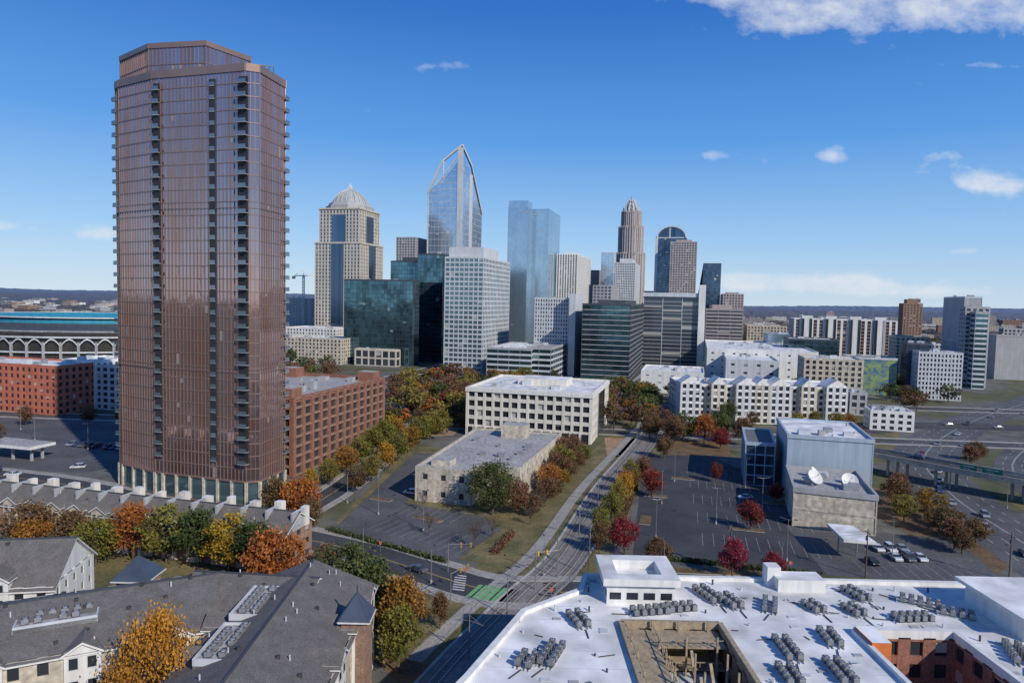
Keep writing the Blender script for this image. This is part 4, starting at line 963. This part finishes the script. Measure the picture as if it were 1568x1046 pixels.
tm=tsig(); put('traffic_signal',tm,-11,131,0,.9); put('traffic_signal',tm,11,145,0,3.6); put('traffic_signal',tm,-13,147,0,0)
mb=MB(); mb.cyl((0,0,0),(0,0,2.6),.04,.04,polem,6); mb.box((0,-.06),.7,.04,1.9,2.6,0,redst); sm=mb.mesh('sgn'); 
for x,y in((-9,143),(9,134),(-30,158),(64,151)): put('road_sign',sm,x,y)
# ---------------------------------------------------------------- light, sky
az=math.radians(140); el=math.radians(33)
to=Vector((math.sin(az)*math.cos(el),math.cos(az)*math.cos(el),math.sin(el)))
sl=bpy.data.lights.new('sun','SUN'); sl.energy=3.8; sl.angle=math.radians(.5); sl.color=(1,.94,.84)
so=bpy.data.objects.new('sun',sl); so.rotation_euler=to.to_track_quat('Z','Y').to_euler(); S.collection.objects.link(so)
w=bpy.data.worlds.new('World'); S.world=w; w.use_nodes=True; nt=w.node_tree; N=nt.nodes; Lk=nt.links
bg=N['Background']; sky=N.new('ShaderNodeTexSky'); sky.sky_type='NISHITA'; sky.sun_disc=False; sky.sun_elevation=el; sky.sun_rotation=az; sky.altitude=200; sky.air_density=1; sky.dust_density=.2; sky.ozone_density=3
bg.inputs[1].default_value=.1
tc=N.new('ShaderNodeTexCoord'); sp=N.new('ShaderNodeSeparateXYZ'); Lk.new(tc.outputs['Generated'],sp.inputs[0])
rmp=N.new('ShaderNodeValToRGB'); Lk.new(sp.outputs[2],rmp.inputs[0]); E=rmp.color_ramp.elements
E[0].position=0; E[0].color=(.56,.72,.88,1); E[1].position=1; E[1].color=(.012,.08,.33,1)
for ps,cc in ((.09,(.33,.58,.90)),(.22,(.095,.34,.82)),(.38,(.022,.165,.60))):
    e=E.new(ps); e.color=(*cc,1)
sc10=N.new('ShaderNodeVectorMath'); sc10.operation='SCALE'; sc10.inputs['Scale'].default_value=10; Lk.new(rmp.outputs[0],sc10.inputs[0])
mxk=N.new('ShaderNodeMixRGB'); mxk.inputs[0].default_value=.84; Lk.new(sky.outputs[0],mxk.inputs[1]); Lk.new(sc10.outputs[0],mxk.inputs[2]); Lk.new(mxk.outputs[0],bg.inputs[0])
def ma(op,a,b=None,c=None,cl=False):
    m=N.new('ShaderNodeMath'); m.operation=op; m.use_clamp=cl
    for i,x in enumerate((a,b,c)):
        if x is None: continue
        if isinstance(x,(int,float)): m.inputs[i].default_value=x
        else: Lk.new(x,m.inputs[i])
    return m.outputs[0]
yy=ma('MAXIMUM',sp.outputs[1],.05); rr=ma('DIVIDE',sp.outputs[0],yy); ee=ma('DIVIDE',sp.outputs[2],yy)
mask=None
for r0,e0,rx,ry,s in ((.50,.428,.17,.042,1.3),(.38,.41,.06,.018,.95),(.68,.43,.09,.028,1.1),(.28,.44,.09,.018,.85),(.452,.217,.022,.012,1.5),(.70,.178,.045,.016,1.3),(.655,.185,.03,.012,1.0),(.61,.222,.03,.009,.9),(-.13,.33,.05,.010,.6),(-.09,.335,.02,.008,.7),(.30,.215,.06,.008,.7),(.42,.034,.15,.013,1.25),(.60,.026,.14,.010,1.15),(.65,.085,.03,.006,.8),(-.60,.085,.04,.012,1.35),(-.75,.092,.05,.009,1.2),(.68,.35,.1,.006,.7),(.34,.036,.05,.014,1.2),(.50,.034,.04,.016,1.2),(.69,.20,.08,.02,.65)):
    dx=ma('POWER',ma('ABSOLUTE',ma('DIVIDE',ma('SUBTRACT',rr,r0),rx)),2); dy=ma('POWER',ma('ABSOLUTE',ma('DIVIDE',ma('SUBTRACT',ee,e0),ry)),2)
    g=ma('MULTIPLY',ma('EXPONENT',ma('MULTIPLY',ma('ADD',dx,dy),-1.)),s); mask=g if mask is None else ma('ADD',mask,g)
cb=N.new('ShaderNodeCombineXYZ'); Lk.new(rr,cb.inputs[0]); Lk.new(ma('MULTIPLY',ee,1.6),cb.inputs[1])
nz=N.new('ShaderNodeTexNoise'); nz.inputs['Scale'].default_value=20; nz.inputs['Detail'].default_value=9; nz.inputs['Roughness'].default_value=.64; Lk.new(cb.outputs[0],nz.inputs['Vector'])
den=ma('MULTIPLY',ma('SUBTRACT',ma('ADD',ma('MULTIPLY',nz.outputs['Fac'],.95),ma('MULTIPLY',ma('MINIMUM',mask,1.3),.36)),.645),2.1,cl=True)
fw=ma('GREATER_THAN',sp.outputs[1],.1); den=ma('MULTIPLY',ma('MULTIPLY',den,fw),.88)
b2=N.new('ShaderNodeBackground'); b2.inputs[0].default_value=(.80,.84,.90,1); b2.inputs[1].default_value=.95
mxs=N.new('ShaderNodeMixShader'); Lk.new(den,mxs.inputs[0]); Lk.new(bg.outputs[0],mxs.inputs[1]); Lk.new(b2.outputs[0],mxs.inputs[2]); Lk.new(mxs.outputs[0],N['World Output'].inputs[0])
cd=bpy.data.cameras.new('camera'); cd.lens=24; cd.sensor_width=36; cd.clip_end=40000; cd.clip_start=.5
co=bpy.data.objects.new('camera',cd); S.collection.objects.link(co); co.matrix_world=Matrix.Translation((0,0,60))@Matrix.Rotation(math.radians(86.55),4,'X')@Matrix.Rotation(math.radians(1.25),4,'Z'); S.camera=co
S.view_settings.view_transform='Standard'; S.view_settings.look='None'; S.view_settings.exposure=0
